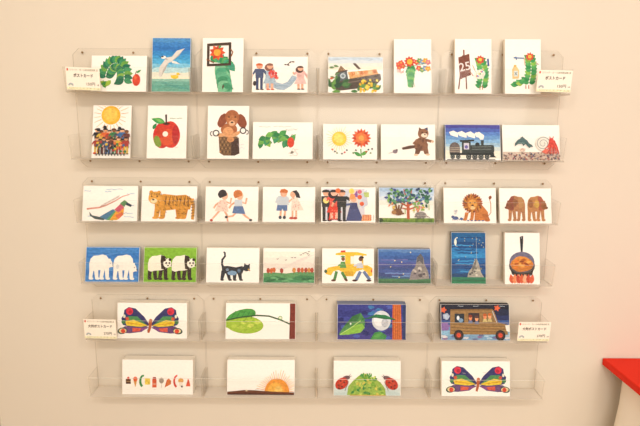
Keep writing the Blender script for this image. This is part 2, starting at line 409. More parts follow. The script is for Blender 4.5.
def a_sun_crowd(A):
    A.rays('#d8984a', .47, .19, .27, .46, 22, .014)
    A.ell('#f3b83c', .47, .19, .25); A.ell('#f6c85a', .46, .18, .18)
    cols = ['#2c2c30', '#a83a34', '#3f6a9c', '#d8b23c', '#3d7a4c', '#6a3a34', '#d86a3a', '#4a4a58']
    for k in range(9): A.ell(['#2c2a2a', '#4f7d45', '#3a3038'][k % 3], .14 + .09 * k, .62, .06, .07, jag=.2)
    for row_, f, n in ((0, .80, 8), (1, .93, 9)):
        for k in range(n):
            u = .13 + .77 * k / (n - 1)
            A.person(u, f, .36 - .04 * row_ - .03 * (k % 2), ['#e8b088', '#8a5a3c', '#d89a70'][k % 3], ['#2a2424', '#5a3424', '#1e1e22'][(k + row_) % 3], cols[(k * 3 + row_) % 8], cols[(k * 5 + 2 + row_) % 8], arm=(-1, -1))
    for k in range(22): A.ell(cols[(k * 3) % 8], random.uniform(.12, .92), random.uniform(.66, .88), .035, jag=.25)
    for (u, v) in ((.34, .42), (.72, .44), (.18, .47)): A.poly('#2a2a30', [(u - .05, v + .03), (u + .05, v + .03), (u + .04, v - .02), (u - .03, v - .03)])
    for k in range(10): A.line('#26262a', [(.14 + .08 * k, .92), (.14 + .08 * k, .96)], .025)
    for u in (.06, .1): A.leaf('#d84a3c', u, .93, .06, -60, .6)
def a_apple(A):
    A.ell('#c9332a', .39, .56, .24, .25, 6, jag=.01); A.ell('#cf3a2c', .59, .55, .245, .255, -6, jag=.01)
    A.ell('#7f9a3c', .27, .68, .09, .11, -20, jag=.08); A.ell('#d8522f', .52, .6, .2, .16); A.ell('#b52c2c', .72, .55, .09, .18, jag=.05); A.ell('#c94028', .36, .5, .12, .12)
    A.ell('#5a2a20', .48, .345, .09, .025); A.line('#3c3026', [(.48, .36), (.465, .17)], .035, .05)
    A.leaf('#3f9a4e', .44, .32, .36, 195, .42); A.leaf('#6fb058', .40, .32, .26, 205, .3); A.leaf('#2f8048', .14, .45, .18, -60, .5)
    A.ell('#f6e8d8', .46, .54, .07)
    A.scrib('#6f8f62', .57, .245, .14, .012, 8, .012); A.scrib('#6f8f62', .74, .245, .14, .012, 8, .012); A.scrib('#9a9080', .72, .79, .07, .008, 5, .006)
def a_basket_dog(A):
    A.poly('#7a5a3c', [(.27, .58), (.73, .58), (.76, .9), (.66, .94), (.40, .94), (.30, .89)])
    for j in range(5):
        for k in range(7): A.ell(['#a07a4e', '#5e4430'][(j + k) % 2], .32 + .045 * k, .62 + .062 * j, .02, .02, amp=.3)
    A.poly('#4a342a', [(.58, .66), (.76, .60), (.78, .9), (.66, .94), (.58, .94)])
    A.ell('#a8643c', .52, .45, .2, .12); A.ell('#d89a68', .50, .5, .13, .1)
    A.ell('#d8a070', .33, .555, .1, .035); A.ell('#d8a070', .68, .54, .13, .035, -30); A.ell('#c88a58', .56, .64, .09, .05)
    A.ell('#8a4a30', .36, .28, .10, .14, 25, jag=.05); A.ell('#8a4a30', .82, .29, .11, .14, -25, jag=.05)
    A.ell('#a5623c', .59, .21, .17, .13); A.ell('#b8764a', .59, .29, .13, .11); A.ell('#e0b088', .59, .33, .075, .05)
    A.ell('#2a201c', .59, .315, .033, .016); A.ell('#2a201c', .515, .215, .018); A.ell('#2a201c', .665, .215, .018)
    A.arc('#3a3634', .21, .52, .07, 0, 360, .026); A.arc('#3a3634', .86, .47, .07, 0, 360, .026); A.arc('#3a3634', .12, .53, .05, 90, 270, .02); A.arc('#3a3634', .94, .5, .05, -90, 90, .02)
    A.scrib('#c8c0cc', .74, .74, .16, .03, 8, .006); A.scrib('#c8c0cc', .78, .8, .12, .02, 8, .006)
def a_sprig(A):              # leafy sprig with a red berry
    for k in range(13):
        t = k / 12; u = .14 + .46 * t; v = .62 - .32 * math.sin(math.pi * (.1 + .75 * t))
        A.leaf(['#4c9a4e', '#2f8048', '#8ab84e', '#3d9160'][k % 4], u, v + .06, .15, 20 + 50 * (k % 4) - 60, .7)
        A.leaf(['#2f8048', '#6fae50'][k % 2], u, v, .13, 100 + 30 * (k % 3), .7)
    A.line('#5a4634', [(.62, .45), (.66, .32)], .008); A.ell('#d8452e', .635, .55, .058, .14, jag=.03); A.leaf('#58a04e', .64, .41, .1, -30, .4)
    A.scrib('#a8a294', .10, .13, .2, .015, 14, .005); A.scrib('#a8a294', .34, .12, .3, .02, 16, .005); A.scrib('#8a8478', .55, .2, .2, .035, 14, .006)
    A.scrib('#a8a294', .60, .82, .16, .06, 12, .005); A.scrib('#a8a294', .62, .9, .14, .03, 8, .005); A.scrib('#b8b2a4', .66, .74, .1, .03, 6, .005)
def a_sun_flower(A):
    A.rays('#f0c040', .30, .42, .13, .24, 26, .008); A.ell('#f5d04a', .30, .42, .135); A.ell('#f8dc70', .29, .40, .09)
    A.line('#5a9a4c', [(.70, .70), (.71, .95)], .02)
    A.leaf('#4c9a4e', .70, .9, .15, 210, .45); A.leaf('#6aac52', .71, .88, .15, -35, .45)
    for k in range(16): A.leaf(['#d8542f', '#e06a3a', '#c8442c'][k % 3], .71, .40, .185, 22.5 * k, .42)
    A.ell('#e87a40', .71, .40, .10); A.ell('#eaa050', .71, .40, .05)
    for k in range(12): A.ell(['#d0503c', '#3a4450', '#6a8a4c', '#4a3a38'][k % 4], [.17, .22, .26, .35, .40, .44, .56, .61, .80, .84, .88, .91][k], [.72, .78, .82, .84, .8, .74, .82, .74, .78, .72, .82, .7][k], .018, .022, jag=.2)
def a_walking_cat_kid(A):    # brown furry animal striding with a small mouse behind
    B = '#8a5f44'
    A.poly('#5f4436', [(.38, .66), (.52, .60), (.66, .58), (.66, .66), (.5, .70), (.40, .72)])
    A.poly(B, [(.64, .42), (.82, .38), (.86, .68), (.62, .70)]); A.ell(B, .74, .56, .12, .2, jag=.08)
    A.poly('#6f4c38', [(.64, .66), (.76, .66), (.70, .84), (.62, .86)]); A.poly(B, [(.76, .66), (.86, .64), (.88, .84), (.80, .84)])
    A.ell('#e0c0a0', .645, .86, .04, .03); A.ell('#e0c0a0', .86, .85, .04, .03)
    A.line(B, [(.66, .46), (.60, .56)], .05); A.line(B, [(.83, .44), (.93, .48)], .05); A.ell('#e0c0a0', .95, .48, .025)
    A.ell(B, .78, .26, .10, .14, jag=.05); A.poly('#6f4c38', [(.70, .18), (.70, .08), (.76, .14)]); A.poly('#3f4a6a', [(.80, .12), (.86, .08), (.87, .18)])
    A.ell('#ecd8c0', .80, .31, .06, .06); A.ell('#2a2424', .76, .23, .012); A.ell('#2a2424', .84, .23, .012); A.ell('#5a3030', .81, .29, .014)
    A.ell('#8a7a80', .26, .77, .045, .055); A.ell('#6a5a60', .29, .73, .02, .03); A.line('#8a7a80', [(.23, .79), (.14, .82)], .008)
    for k in range(10): A.ell('#6a4734', random.uniform(.66, .84), random.uniform(.42, .66), .02, .03, jag=.3)
def a_train(A):
    A.bands(['#4a4a9a', '#4c62b0', '#5a82c4', '#6a9ad0', '#86b4dc', '#a4c6dc', '#cfdcd8', '#eee8d6', '#f6eedc'], 0, .95)
    K, K2 = '#3a403e', '#2a2e2e'
    for k in range(4): A.poly('#f8f2e6', [(.07 + .155 * k, .21 + .01 * k), (.15 + .155 * k, .17 + .01 * k), (.24 + .155 * k, .24 + .02 * k), (.23 + .155 * k, .36 + .012 * k), (.10 + .155 * k, .30 + .015 * k)], .04)
    A.poly('#f8f2e6', [(.55, .20), (.66, .30), (.69, .42), (.63, .42)], .04)
    A.ell('#6a5f5c', .17, .66, .095, .16, a0=180, a1=360); A.poly('#6a5f5c', [(.075, .64), (.265, .64), (.265, .80), (.075, .80)])
    for k in range(3): A.line('#a89a8a', [(.08, .66 + .05 * k), (.26, .65 + .05 * k)], .014)
    A.poly(K, [(.30, .48), (.46, .48), (.46, .86), (.30, .86)]); A.poly(K2, [(.26, .44), (.53, .42), (.52, .47), (.27, .49)])
    A.poly('#d4d0e0', [(.335, .52), (.43, .52), (.43, .70), (.335, .70)]); A.ell('#6a62a8', .38, .63, .03, .05)
    A.poly(K, [(.46, .58), (.84, .57), (.87, .62), (.87, .80), (.46, .84)]); A.poly(K, [(.64, .44), (.70, .44), (.69, .60), (.65, .60)]); A.ell(K2, .58, .56, .04, .06); A.ell(K, .86, .69, .025, .12)
    for v in (.63, .70): A.line('#707a76', [(.48, v), (.83, v - .01)], .012)
    A.poly(K2, [(.82, .78), (.92, .92), (.80, .92)]); A.poly(K2, [(.08, .80), (.88, .80), (.88, .86), (.08, .86)])
    for u, r in ((.13, .042), (.23, .042), (.42, .05), (.53, .05), (.64, .05), (.75, .045)): A.ell(K2, u, .905, r); A.ell('#8a8c88', u, .905, r * .6); A.ell(K2, u, .905, r * .4)
    A.line('#4a4846', [(.03, .985), (.9, .985)], .012)
def a_whale_snail(A):
    A.bands(['#d8c4b4', '#c8b0a0', '#d0b8a4'], .76, 1, .03)
    for k in range(150): A.ell(['#8a6a66', '#b08878', '#6a5a6a', '#d8c8b0', '#7a6a58', '#a85a5a', '#5f6a80'][k % 7], random.uniform(.01, .99), random.uniform(.79, .985), .012, .022, jag=.3, n=8)
    D = '#4c6a6c'
    A.poly(D, [(.205, .61), (.215, .52), (.26, .43), (.33, .37), (.37, .36), (.385, .40), (.425, .44), (.455, .52), (.505, .57), (.525, .62), (.485, .625), (.46, .655), (.435, .61), (.40, .545), (.36, .52), (.31, .535), (.26, .545)])
    A.poly('#3c5658', [(.30, .38), (.345, .33), (.36, .38)]); A.poly(D, [(.33, .52), (.36, .60), (.39, .54)]); A.poly('#6f8c8a', [(.23, .53), (.30, .49), (.39, .51), (.30, .53)])
    A.ell('#e0c8b8', .34, .71, .05, .05); A.scrib('#c8988a', .31, .70, .08, .02, 6, .008)
    sp = []
    for k in range(46):
        t = k / 45; r = .025 + .105 * t; an = R(-60 + 820 * t)
        sp.append((.70 + r * math.cos(an), .53 + r * math.sin(an) * A.w / A.L))
    A.ell('#ece6da', .70, .53, .13, amp=.03); A.line('#9a9c9a', sp, .009, .015)
    for k in range(9): A.line(['#d8493c', '#e0604c', '#c83c34'][k % 3], [(.825 + .008 * k, .44), (.79 + .018 * k, .60), (.74 + .028 * k, .66 + .05 * (k % 3)), (.745 + .027 * k, .82)], .028, .012)
    A.ell('#d8493c', .845, .47, .045, .10); A.line('#d8493c', [(.86, .42), (.885, .33)], .012); A.line('#d8493c', [(.83, .42), (.82, .33)], .012); A.poly('#e0705c', [(.67, .76), (.74, .66), (.80, .72), (.74, .82)])
def a_slope_bird(A):         # long-tailed rainbow bird with a slanting brown branch
    for (u, v, wd) in ((.02, .14, .12), (.42, .10, .3), (.40, .16, .12), (.80, .54, .14), (.72, .78, .2), (.10, .86, .12), (.76, .88, .18), (.8, .22, .14)): A.scrib('#a9c6da', u, v, wd, .018, 9, .012)
    pts = [(.08, .66), (.3, .62), (.42, .56), (.6, .42), (.72, .30), (.85, .24)]
    A.line('#c0705a', pts, .03, .014); A.line('#e8b0a0', pts, .01)
    for k in range(14): A.line('#8a4a3c', [(.34 + .024 * k, .60 - .021 * k), (.35 + .024 * k, .54 - .021 * k)], .008)
    A.poly('#4a5a58', [(.13, .74), (.18, .84), (.42, .92), (.40, .98), (.24, .95), (.14, .85)])
    A.poly('#4f7fa0', [(.32, .88), (.56, .66), (.62, .74), (.44, .97)]); A.poly('#5fa06a', [(.44, .97), (.60, .70), (.66, .80), (.56, .99)])
    A.poly('#e8a23a', [(.50, .98), (.66, .62), (.76, .62), (.75, .82), (.64, .97)]); A.poly('#d8704a', [(.60, .84), (.72, .74), (.75, .82), (.66, .95)])
    A.poly('#c85a70', [(.58, .68), (.70, .50), (.76, .62), (.66, .76)]); A.poly('#5f8a5a', [(.68, .50), (.76, .40), (.82, .46), (.76, .60)])
    A.poly('#3a4a58', [(.80, .46), (.90, .54), (.88, .60), (.79, .54)])
def legs_animal(A, c, us, v0, v1, w):
    for u, d in us: A.poly(c, [(u - w, v0), (u + w, v0), (u + w * .8 + d, v1), (u - w * .8 + d, v1)]); A.ell(c, u + d - w * .25, v1, w * 1.05, .035)
def a_tiger(A):
    T, D = '#d8973c', '#5a3a22'
    A.poly(T, [(.88, .36), (.94, .34), (.97, .55), (.95, .95), (.90, .94), (.915, .6)])
    legs_animal(A, '#c9842f', ((.66, .02), (.80, -.03)), .62, .90, .05)
    legs_animal(A, T, ((.30, -.03), (.40, -.02), (.74, .02)), .56, .90, .055)
    A.poly(T, [(.24, .30), (.40, .22), (.62, .26), (.80, .24), (.92, .36), (.88, .66), (.62, .66), (.40, .70), (.24, .58)])
    A.ell('#e0a44c', .24, .33, .12, .18, jag=.04); A.ell(T, .17, .17, .035, .05); A.ell(T, .31, .18, .035, .05)
    A.ell('#f0d8a8', .22, .42, .06, .07); A.ell(D, .21, .38, .022, .022); A.ell(D, .18, .29, .014); A.ell(D, .28, .29, .014)
    for k in range(14): u = .42 + .034 * k; A.line(D, [(u, .27), (u + .015 * (-1) ** k, .42), (u - .01, .58)], .009, .004)
    for k in range(30): A.line(D, [(u_ := random.uniform(.26, .88), v_ := random.uniform(.3, .64)), (u_ + .02, v_ + .05)], .009)
    for k in range(16): A.line(D, [(u_ := random.choice([.28, .30, .38, .40, .74, .78, .67]) + random.uniform(-.03, .03), v_ := random.uniform(.64, .86)), (u_ + .03, v_ + .01)], .009)
    for k in range(6): A.line(D, [(.90, .45 + .08 * k), (.96, .43 + .08 * k)], .012)
    for k in range(8): A.line(D, [(.14 + .03 * k, .2), (.15 + .03 * k, .26)], .008)
def kid_run(A, u, v, hair, top, low, girl):
    sk = '#eab090'
    A.line(sk, [(u - .02, v + .20), (u - .11, v + .36), (u - .19, v + .50)] if girl else [(u, v + .26), (u - .10, v + .42), (u - .20, v + .44)], .04, .03)
    A.line(sk, [(u + .02, v + .22), (u + .08, v + .40), (u + .10, v + .64)] if girl else [(u + .04, v + .26), (u + .14, v + .42), (u + .22, v + .50)], .045, .03)
    for p in (((u - .21, v + .54), (u + .11, v + .68)) if girl else ((u - .22, v + .45), (u + .24, v + .53))): A.ell('#b84a3c' if girl else '#3a3c40', p[0], p[1], .03, .035)
    A.line(sk, [(u - .05, v + .02), (u - .13, v + .10), (u - .17, v + .20)], .035); A.line(sk, [(u + .06, v + .02), (u + .14, v + .06), (u + .16, v - .10)], .035)
    if girl: A.poly(low, [(u - .06, v - .04), (u + .06, v - .04), (u + .11, v + .30), (u - .15, v + .28)])
    else:
        A.poly(top, [(u - .07, v - .05), (u + .08, v - .05), (u + .08, v + .18), (u - .07, v + .18)]); A.poly(low, [(u - .08, v + .14), (u + .09, v + .14), (u + .14, v + .36), (u - .11, v + .34)])
    A.ell('#f0bc9c', u + .03, v - .16, .065, .12); A.ell(hair, u - .01, v - .20, .085, .13, jag=.06, a0=120, a1=375)
def a_running(A):
    kid_run(A, .33, .42, '#3a3434', '#f0dccc', '#ecd4c4', True); kid_run(A, .62, .42, '#c87844', '#ccd4dc', '#5f7aa8', False)
    for k in range(16): A.ell('#d88a80', random.uniform(.24, .42), random.uniform(.40, .70), .008)
def a_whisper(A):
    sk = '#eab090'
    for u in (.35, .43): A.line(sk, [(u, .64), (u - .01, .84)], .04); A.ell('#3a4450', u - .015, .87, .03, .05)
    A.poly('#5f7aa8', [(.28, .50), (.47, .50), (.47, .68), (.39, .68), (.38, .62), (.36, .68), (.26, .68)])
    A.poly('#c4ccd2', [(.29, .26), (.47, .26), (.50, .52), (.27, .52)]); A.line('#c4ccd2', [(.29, .30), (.26, .46)], .05); A.line('#c4ccd2', [(.47, .30), (.50, .46)], .05)
    A.ell(sk, .40, .19, .065, .10); A.ell('#c8703c', .40, .14, .078, .085, jag=.08, a0=165, a1=385)
    for u in (.57, .64): A.line(sk, [(u, .66), (u, .86)], .035); A.ell('#b84a3c', u - .02, .89, .045, .035)
    A.poly('#f0dccc', [(.56, .28), (.66, .30), (.78, .66), (.54, .68)]); A.line(sk, [(.56, .34), (.50, .42)], .03); A.line(sk, [(.6, .34), (.53, .22)], .03)
    A.ell(sk, .575, .21, .055, .09); A.poly('#3a3638', [(.56, .12), (.64, .09), (.69, .18), (.72, .32), (.64, .30), (.61, .18)])
    for k in range(18): A.ell('#d89a90', random.uniform(.57, .72), random.uniform(.40, .64), .008)
def a_party(A):
    A.poly('#d8d4dc', [(.05, .04), (.80, .04), (.80, .95), (.05, .95)])
    for k in range(9): A.poly(['#c8ccd8', '#e4dcd0', '#ecd4c8', '#d0d8d8'][k % 4], [(.1 + .08 * k, .1 + .05 * (k % 3)), (.2 + .08 * k, .06), (.22 + .08 * k, .5), (.12 + .08 * k, .6)])
    A.poly('#b0c070', [(.78, .14), (.88, .14), (.88, .28), (.80, .28)])
    A.person(.10, .97, .90, '#e8a888', '#33302e', '#2e3030', '#2e3030', '#2a2424', arm=(-1, 0)); A.ell('#f0dc7c', .09, .38, .055, .085)
    A.poly('#d8402f', [(.19, .45), (.29, .45), (.33, .92), (.14, .94)]); A.person(.24, .93, .86, '#f0b8a0', '#3a2e30', '#e05a4a', '#d8402f', '#8a2a24', dress=True, long=True)
    for k in range(9): A.ell('#ea7058', random.uniform(.17, .30), random.uniform(.62, .9), .014)
    A.person(.38, .97, .90, '#e8a888', '#5a4038', '#303232', '#303232', '#2a2424', arm=(-1, 2))
    A.poly('#4a5280', [(.52, .58), (.68, .58), (.78, .96), (.46, .96)]); A.poly('#3c4470', [(.54, .44), (.66, .44), (.68, .62), (.52, .62)]); A.ell('#eab090', .6, .35, .05, .075); A.line('#55608c', [(.56, .48), (.46, .50)], .04)
    A.poly('#8a5a9a', [(.58, .28), (.66, .08), (.68, .28)])
    for (u, v, c, r) in ((.31, .10, '#e0703c', .045), (.56, .11, '#f0d468', .05), (.71, .13, '#d8707c', .04), (.58, .27, '#e89a5c', .05), (.71, .28, '#e0643c', .042), (.75, .47, '#e0643c', .04)): A.ell(c, u, v, r)
    A.poly('#e8a878', [(.76, .78), (.92, .78), (.92, .96), (.74, .96)])
    for k in range(12): A.ell('#d86a4c', .78 + .045 * (k % 4), .82 + .05 * (k // 4), .012)
    A.line('#b8b0a8', [(.965, .78), (.965, .94)], .008)
def a_tree(A):
    A.bands(['#a9c2dc', '#bed0e2', '#d6dfe4', '#ebe8dc'], 0, .5)
    A.bands(['#7d9a44', '#6a8a38', '#5a7a34'], .87, 1, .015)
    for k in range(60): A.line(['#8aa84a', '#4a6a2c'][k % 2], [(u_ := random.uniform(0, 1), .98), (u_ + .01, .88)], .008)
    A.ell('#33482c', .03, .93, .05, .06, jag=.2)
    T = '#b85a3a'
    A.poly(T, [(.50, .30), (.55, .30), (.555, .90), (.505, .90)])
    for p in ([(.52, .38), (.46, .12), (.45, .04)], [(.53, .36), (.58, .16), (.60, .05)], [(.53, .55), (.38, .42), (.22, .36)], [(.53, .52), (.68, .40), (.84, .30)], [(.54, .62), (.66, .56), (.78, .55)], [(.52, .62), (.40, .58)]): A.line(T, p, .03, .012)
    for k in range(110):
        t = random.uniform(0, 1); u = .16 + .76 * t; v = random.uniform(.04, .44) + .1 * abs(t - .5)
        A.leaf(['#4a7a5c', '#3a6a50', '#44508a', '#5a9a6a', '#7aa85a', '#354a6a', '#6a90b0', '#2f5a48'][k % 8], u, v, .075, random.uniform(0, 360), .55)
    for k in range(24): A.leaf(['#8ab04e', '#d8b04a', '#d88a6a'][k % 3], random.choice([.2, .25, .68, .75, .8]) + random.uniform(-.05, .05), random.uniform(.46, .66), .06, random.uniform(0, 360), .5)
    S_ = '#7a5236'
    A.ell(S_, .34, .70, .085, .095, 15); A.ell('#a87a4c', .27, .71, .045, .06)
    for p in ([(.32, .64), (.30, .48)], [(.38, .66), (.42, .48)], [(.35, .64), (.36, .5)]): A.line(S_, p, .028)
    A.line(S_, [(.38, .75), (.45, .74)], .03)
    G = '#8a8480'
    A.ell(G, .75, .78, .10, .09, a0=175, a1=365); A.poly(G, [(.66, .80), (.85, .80), (.83, .86), (.68, .86)]); A.poly(G, [(.68, .76), (.63, .84), (.69, .86)]); A.line(G, [(.84, .80), (.92, .86)], .02, .006)
    for u in (.70, .74, .80): A.line('#6f6a68', [(u, .84), (u - .005, .90)], .018)
    for (u, v) in ((.47, .7), (.9, .58), (.63, .66)): A.line('#8ab04e', [(u, v - .1), (u, v + .06)], .012)
def a_lion(A):
    L_ = '#c8793a'
    A.poly(L_, [(.60, .56), (.72, .46), (.84, .68), (.86, .92), (.58, .94)]); A.line('#b86a34', [(.82, .84), (.90, .70), (.90, .45), (.88, .32)], .014); A.ell('#8a4a2a', .89, .27, .028, .055, 20)
    for k in range(26):
        t = R(360 * k / 26); A.leaf(['#8a4a2a', '#a85c2e', '#6f3a24', '#c8863c'][k % 4], .55 + .05 * math.cos(t), .44 + .07 * math.sin(t), .155, 360 * k / 26, .5)
    A.ell('#b8702f', .55, .46, .115, .19, jag=.08); A.ell('#d89a48', .55, .47, .085, .15, jag=.05)
    for u in (.505, .595): A.ell('#2a2018', u, .42, .012)
    A.ell('#5a3020', .55, .50, .025, .028); A.ell('#ecc890', .55, .57, .045, .05)
    for k in range(10): A.rays('#e0b050', .55, .46, .12, .17, 10, .006) if k == 0 else None
    legs_animal(A, L_, ((.44, -.03), (.55, -.02), (.64, .0)), .70, .90, .035); legs_animal(A, '#b86a34', ((.78, .06),), .74, .92, .05)
    B = '#50608e'
    A.ell(B, .22, .86, .055, .05); A.ell(B, .17, .83, .03, .04); A.line(B, [(.26, .86), (.30, .92)], .012); A.ell(B, .33, .88, .03, .035)
    for u in (.17, .21, .25, .33, .36): A.line(B, [(u, .88), (u, .93)], .012)
    A.scrib('#a8a8b4', .19, .66, .06, .03, 6, .008); A.line('#a8a8b4', [(.20, .75), (.24, .62)], .008); A.line('#a8a8b4', [(.22, .76), (.26, .64)], .008)
    for k in range(5): A.ell(B, .46 + .07 * k, .93, .02, .018)
def bear(A, u, s_, body, head, flip=1, hv=.50, front=None, legc=None, face='#3a2a24'):
    """a plain bear in side view, walking towards flip"""
    legc = legc or body
    X = lambda k: u + flip * k * s_
    for k, d in ((-.145, -.02), (-.07, .03), (.075, -.03), (.145, .02)):
        A.poly(legc, [(X(k - .045), .55), (X(k + .045), .55), (X(k + d + .03), .90), (X(k + d - .035), .90)]); A.ell(legc, X(k + d + .01), .905, .045 * s_, .035)
    A.poly(body, [(X(a), b) for a, b in ((-.195, .66), (-.20, .48), (-.18, .34), (-.12, .25), (-.03, .24), (.05, .21), (.13, .24), (.18, .34), (.19, .50), (.16, .62), (.06, .66), (-.06, .67), (-.13, .70))])
    if front: A.poly(front, [(X(a), b) for a, b in ((.06, .22), (.13, .24), (.18, .34), (.19, .50), (.15, .64), (.07, .62), (.05, .4))])
    A.ell(head, X(.185), hv, .068 * s_, .115); A.poly(head, [(X(.20), hv - .04), (X(.272), hv + .035), (X(.268), hv + .09), (X(.19), hv + .10)])
    A.ell(head, X(.145), hv - .105, .024 * s_, .04); A.ell(head, X(.20), hv - .115, .022 * s_, .036)
    A.ell(face, X(.268), hv + .05, .014 * s_, .022); A.ell(face, X(.215), hv - .015, .010)
def a_brown_bears(A):
    bear(A, .33, .82, '#b07a50', '#8a5238', -1, .50, '#8a4c3a'); A.poly('#b88a58', [(.36, .26), (.44, .28), (.47, .5), (.38, .6)]); A.ell('#8a5a3c', .30, .42, .05, .1, jag=.2)
    bear(A, .70, .82, '#b8804f', '#94603a', 1, .50, '#a85c44'); A.ell('#c8a04c', .72, .46, .05, .11, jag=.2); A.ell('#94603c', .60, .44, .05, .12, jag=.2)
def a_white_bears(A):
    A.bands(['#4484c8', '#3a78c0', '#4484c8', '#528ecc', '#3a78c0', '#4a88ca'], 0, 1, .02)
    for k in range(14): A.scrib('#6aa0d8', random.uniform(0, .6), random.uniform(.05, .95), .4, .006, 10, .006)
    bear(A, .26, .95, '#f6f2e8', '#f2eee4', 1, .48, face='#8a8a8e')
    bear(A, .71, .95, '#f6f2e8', '#f8f4ea', 1, .60); A.ell('#dcdcd8', .60, .56, .03, .07)
def a_pandas(A):
    A.bands(['#86b83a', '#7cb032', '#8cbc42', '#80b436'], 0, 1, .02)
    K = '#3c302a'
    for u in (.27, .72):
        bear(A, u, .95, '#f4eedc', '#f6f0e0', 1, .46, K, K)
        h = u + .185 * .95; A.ell('#f6f0e0', h, .46, .075, .125); A.ell(K, h - .055, .355, .03, .045); A.ell(K, h + .05, .35, .028, .042)
        A.ell(K, h - .02, .45, .018, .032, 20); A.ell(K, h + .04, .45, .018, .032, -20); A.ell(K, h + .015, .52, .016, .02)
def a_black_cat(A):
    K = '#33363c'
    A.line(K, [(.33, .58), (.295, .48), (.30, .34), (.35, .24), (.345, .14), (.32, .12)], .045, .03)
    A.poly(K, [(.29, .54), (.40, .52), (.56, .56), (.68, .52), (.72, .60), (.68, .74), (.40, .76), (.30, .70)])
    for (u, d) in ((.33, -.03), (.40, .05), (.54, .0), (.62, .04)): A.poly(K, [(u - .045, .66), (u + .045, .66), (u + d + .02, .93), (u + d - .03, .93)]); A.ell(K, u + d + .005, .925, .035, .025)
    A.ell(K, .76, .58, .065, .095); A.poly(K, [(.71, .53), (.72, .43), (.76, .50)]); A.poly(K, [(.78, .50), (.825, .44), (.82, .55)])
    A.ell('#7fa0c0', .49, .73, .085, .07, jag=.1); A.ell('#5a7088', .62, .66, .03, .06); A.ell('#d8b04a', .80, .62, .014); A.ell('#c87a60', .82, .65, .012); A.ell('#7a8ca0', .40, .63, .03, .04)
def a_meadow(A):
    A.bands(['#f6eede', '#f0e6d8', '#e6dcd0', '#f2e8da'], .1, .75, .04)
    for k in range(7): A.line('#e2d6cc', [(.3 + .07 * k, .62 - .05 * k), (.5 + .06 * k, .54 - .05 * k), (.62 + .06 * k, .50 - .05 * k)], .03, .006)
    A.poly('#5f9a62', [(0, .72), (.2, .70), (.45, .73), (.7, .68), (1, .69), (1, 1), (0, 1)]); A.poly('#3f8050', [(0, .86), (.25, .80), (.5, .90), (.7, .78), (1, .80), (1, 1), (0, 1)]); A.poly('#4c9060', [(0, .93), (.4, .86), (.8, .95), (1, .9), (1, 1), (0, 1)])
    for k in range(16): A.ell(['#2f6a44', '#6aa874'][k % 2], random.uniform(.1, .95), random.uniform(.82, .97), .06, .03, jag=.2)
    for i, u in enumerate((.10, .16, .36, .60, .69, .76, .83, .89, .95, .21)):
        v = .70 if i < 3 else .68
        A.line('#6a4a3a', [(u, v - .03), (u, v + .06)], .008); A.ell(['#b8503c', '#c8683c', '#a84638', '#d08a4a'][i % 4], u, v - .05, .034, .07, jag=.12)
    for (u, v) in ((.28, .32), (.44, .35), (.56, .28), (.62, .28), (.73, .20), (.78, .16), (.82, .13), (.86, .16), (.89, .10), (.88, .2)): A.line('#4a3c3a', [(u - .02, v - .015), (u, v), (u + .02, v - .02)], .010)
def a_taxi(A):
    Y_ = '#eec03a'
    A.poly(Y_, [(.26, .14), (.40, .10), (.68, .10), (.86, .16), (.86, .20), (.26, .19)])
    for u in (.46, .78): A.line(Y_, [(u, .18), (u - .0, .52)], .03)
    A.poly(Y_, [(.46, .14), (.62, .14), (.62, .5), (.46, .5)]); A.poly('#f4eee0', [(.55, .22), (.62, .22), (.62, .44), (.55, .44)])
    A.poly(Y_, [(.07, .64), (.12, .55), (.30, .50), (.48, .48), (.88, .48), (.97, .56), (.97, .78), (.90, .80), (.86, .68), (.78, .60), (.66, .66), (.60, .80), (.44, .80), (.40, .70), (.32, .62), (.22, .66), (.17, .78), (.07, .74)])
    A.poly('#d8a82c', [(.44, .66), (.60, .66), (.60, .80), (.44, .80)]); A.ell('#3d5a44', .07, .66, .028, .05); A.poly('#c8402f', [(.36, .06), (.45, .05), (.45, .11), (.36, .11)]); A.poly('#d8602f', [(.94, .6), (.97, .6), (.97, .68), (.94, .68)])
    g = '#5f9a52'
    A.poly(g, [(.36, .38), (.44, .38), (.47, .56), (.34, .56)]); A.ell('#8a5a3c', .405, .30, .035, .06); A.ell('#4f9a52', .40, .25, .045, .045, a0=180, a1=360); A.line(g, [(.38, .44), (.31, .50)], .03)
    A.line('#4f8a48', [(.28, .66), (.24, .90)], .055); A.line('#4f8a48', [(.38, .68), (.46, .88)], .055); A.ell('#5a3424', .22, .92, .045, .03); A.ell('#5a3424', .46, .90, .04, .035, 40)
    A.poly('#c8ccd8', [(.68, .42), (.77, .40), (.80, .56), (.66, .56)]); A.ell('#6f4832', .745, .30, .042, .065); A.ell('#2c2420', .76, .26, .045, .045, a0=170, a1=390); A.line('#c8ccd8', [(.69, .46), (.61, .50)], .03)
    A.line('#6a80a8', [(.74, .66), (.66, .90)], .06); A.line('#6a80a8', [(.80, .66), (.92, .90)], .06); A.ell('#4a2c24', .63, .92, .05, .03); A.ell('#4a2c24', .90, .92, .05, .03)
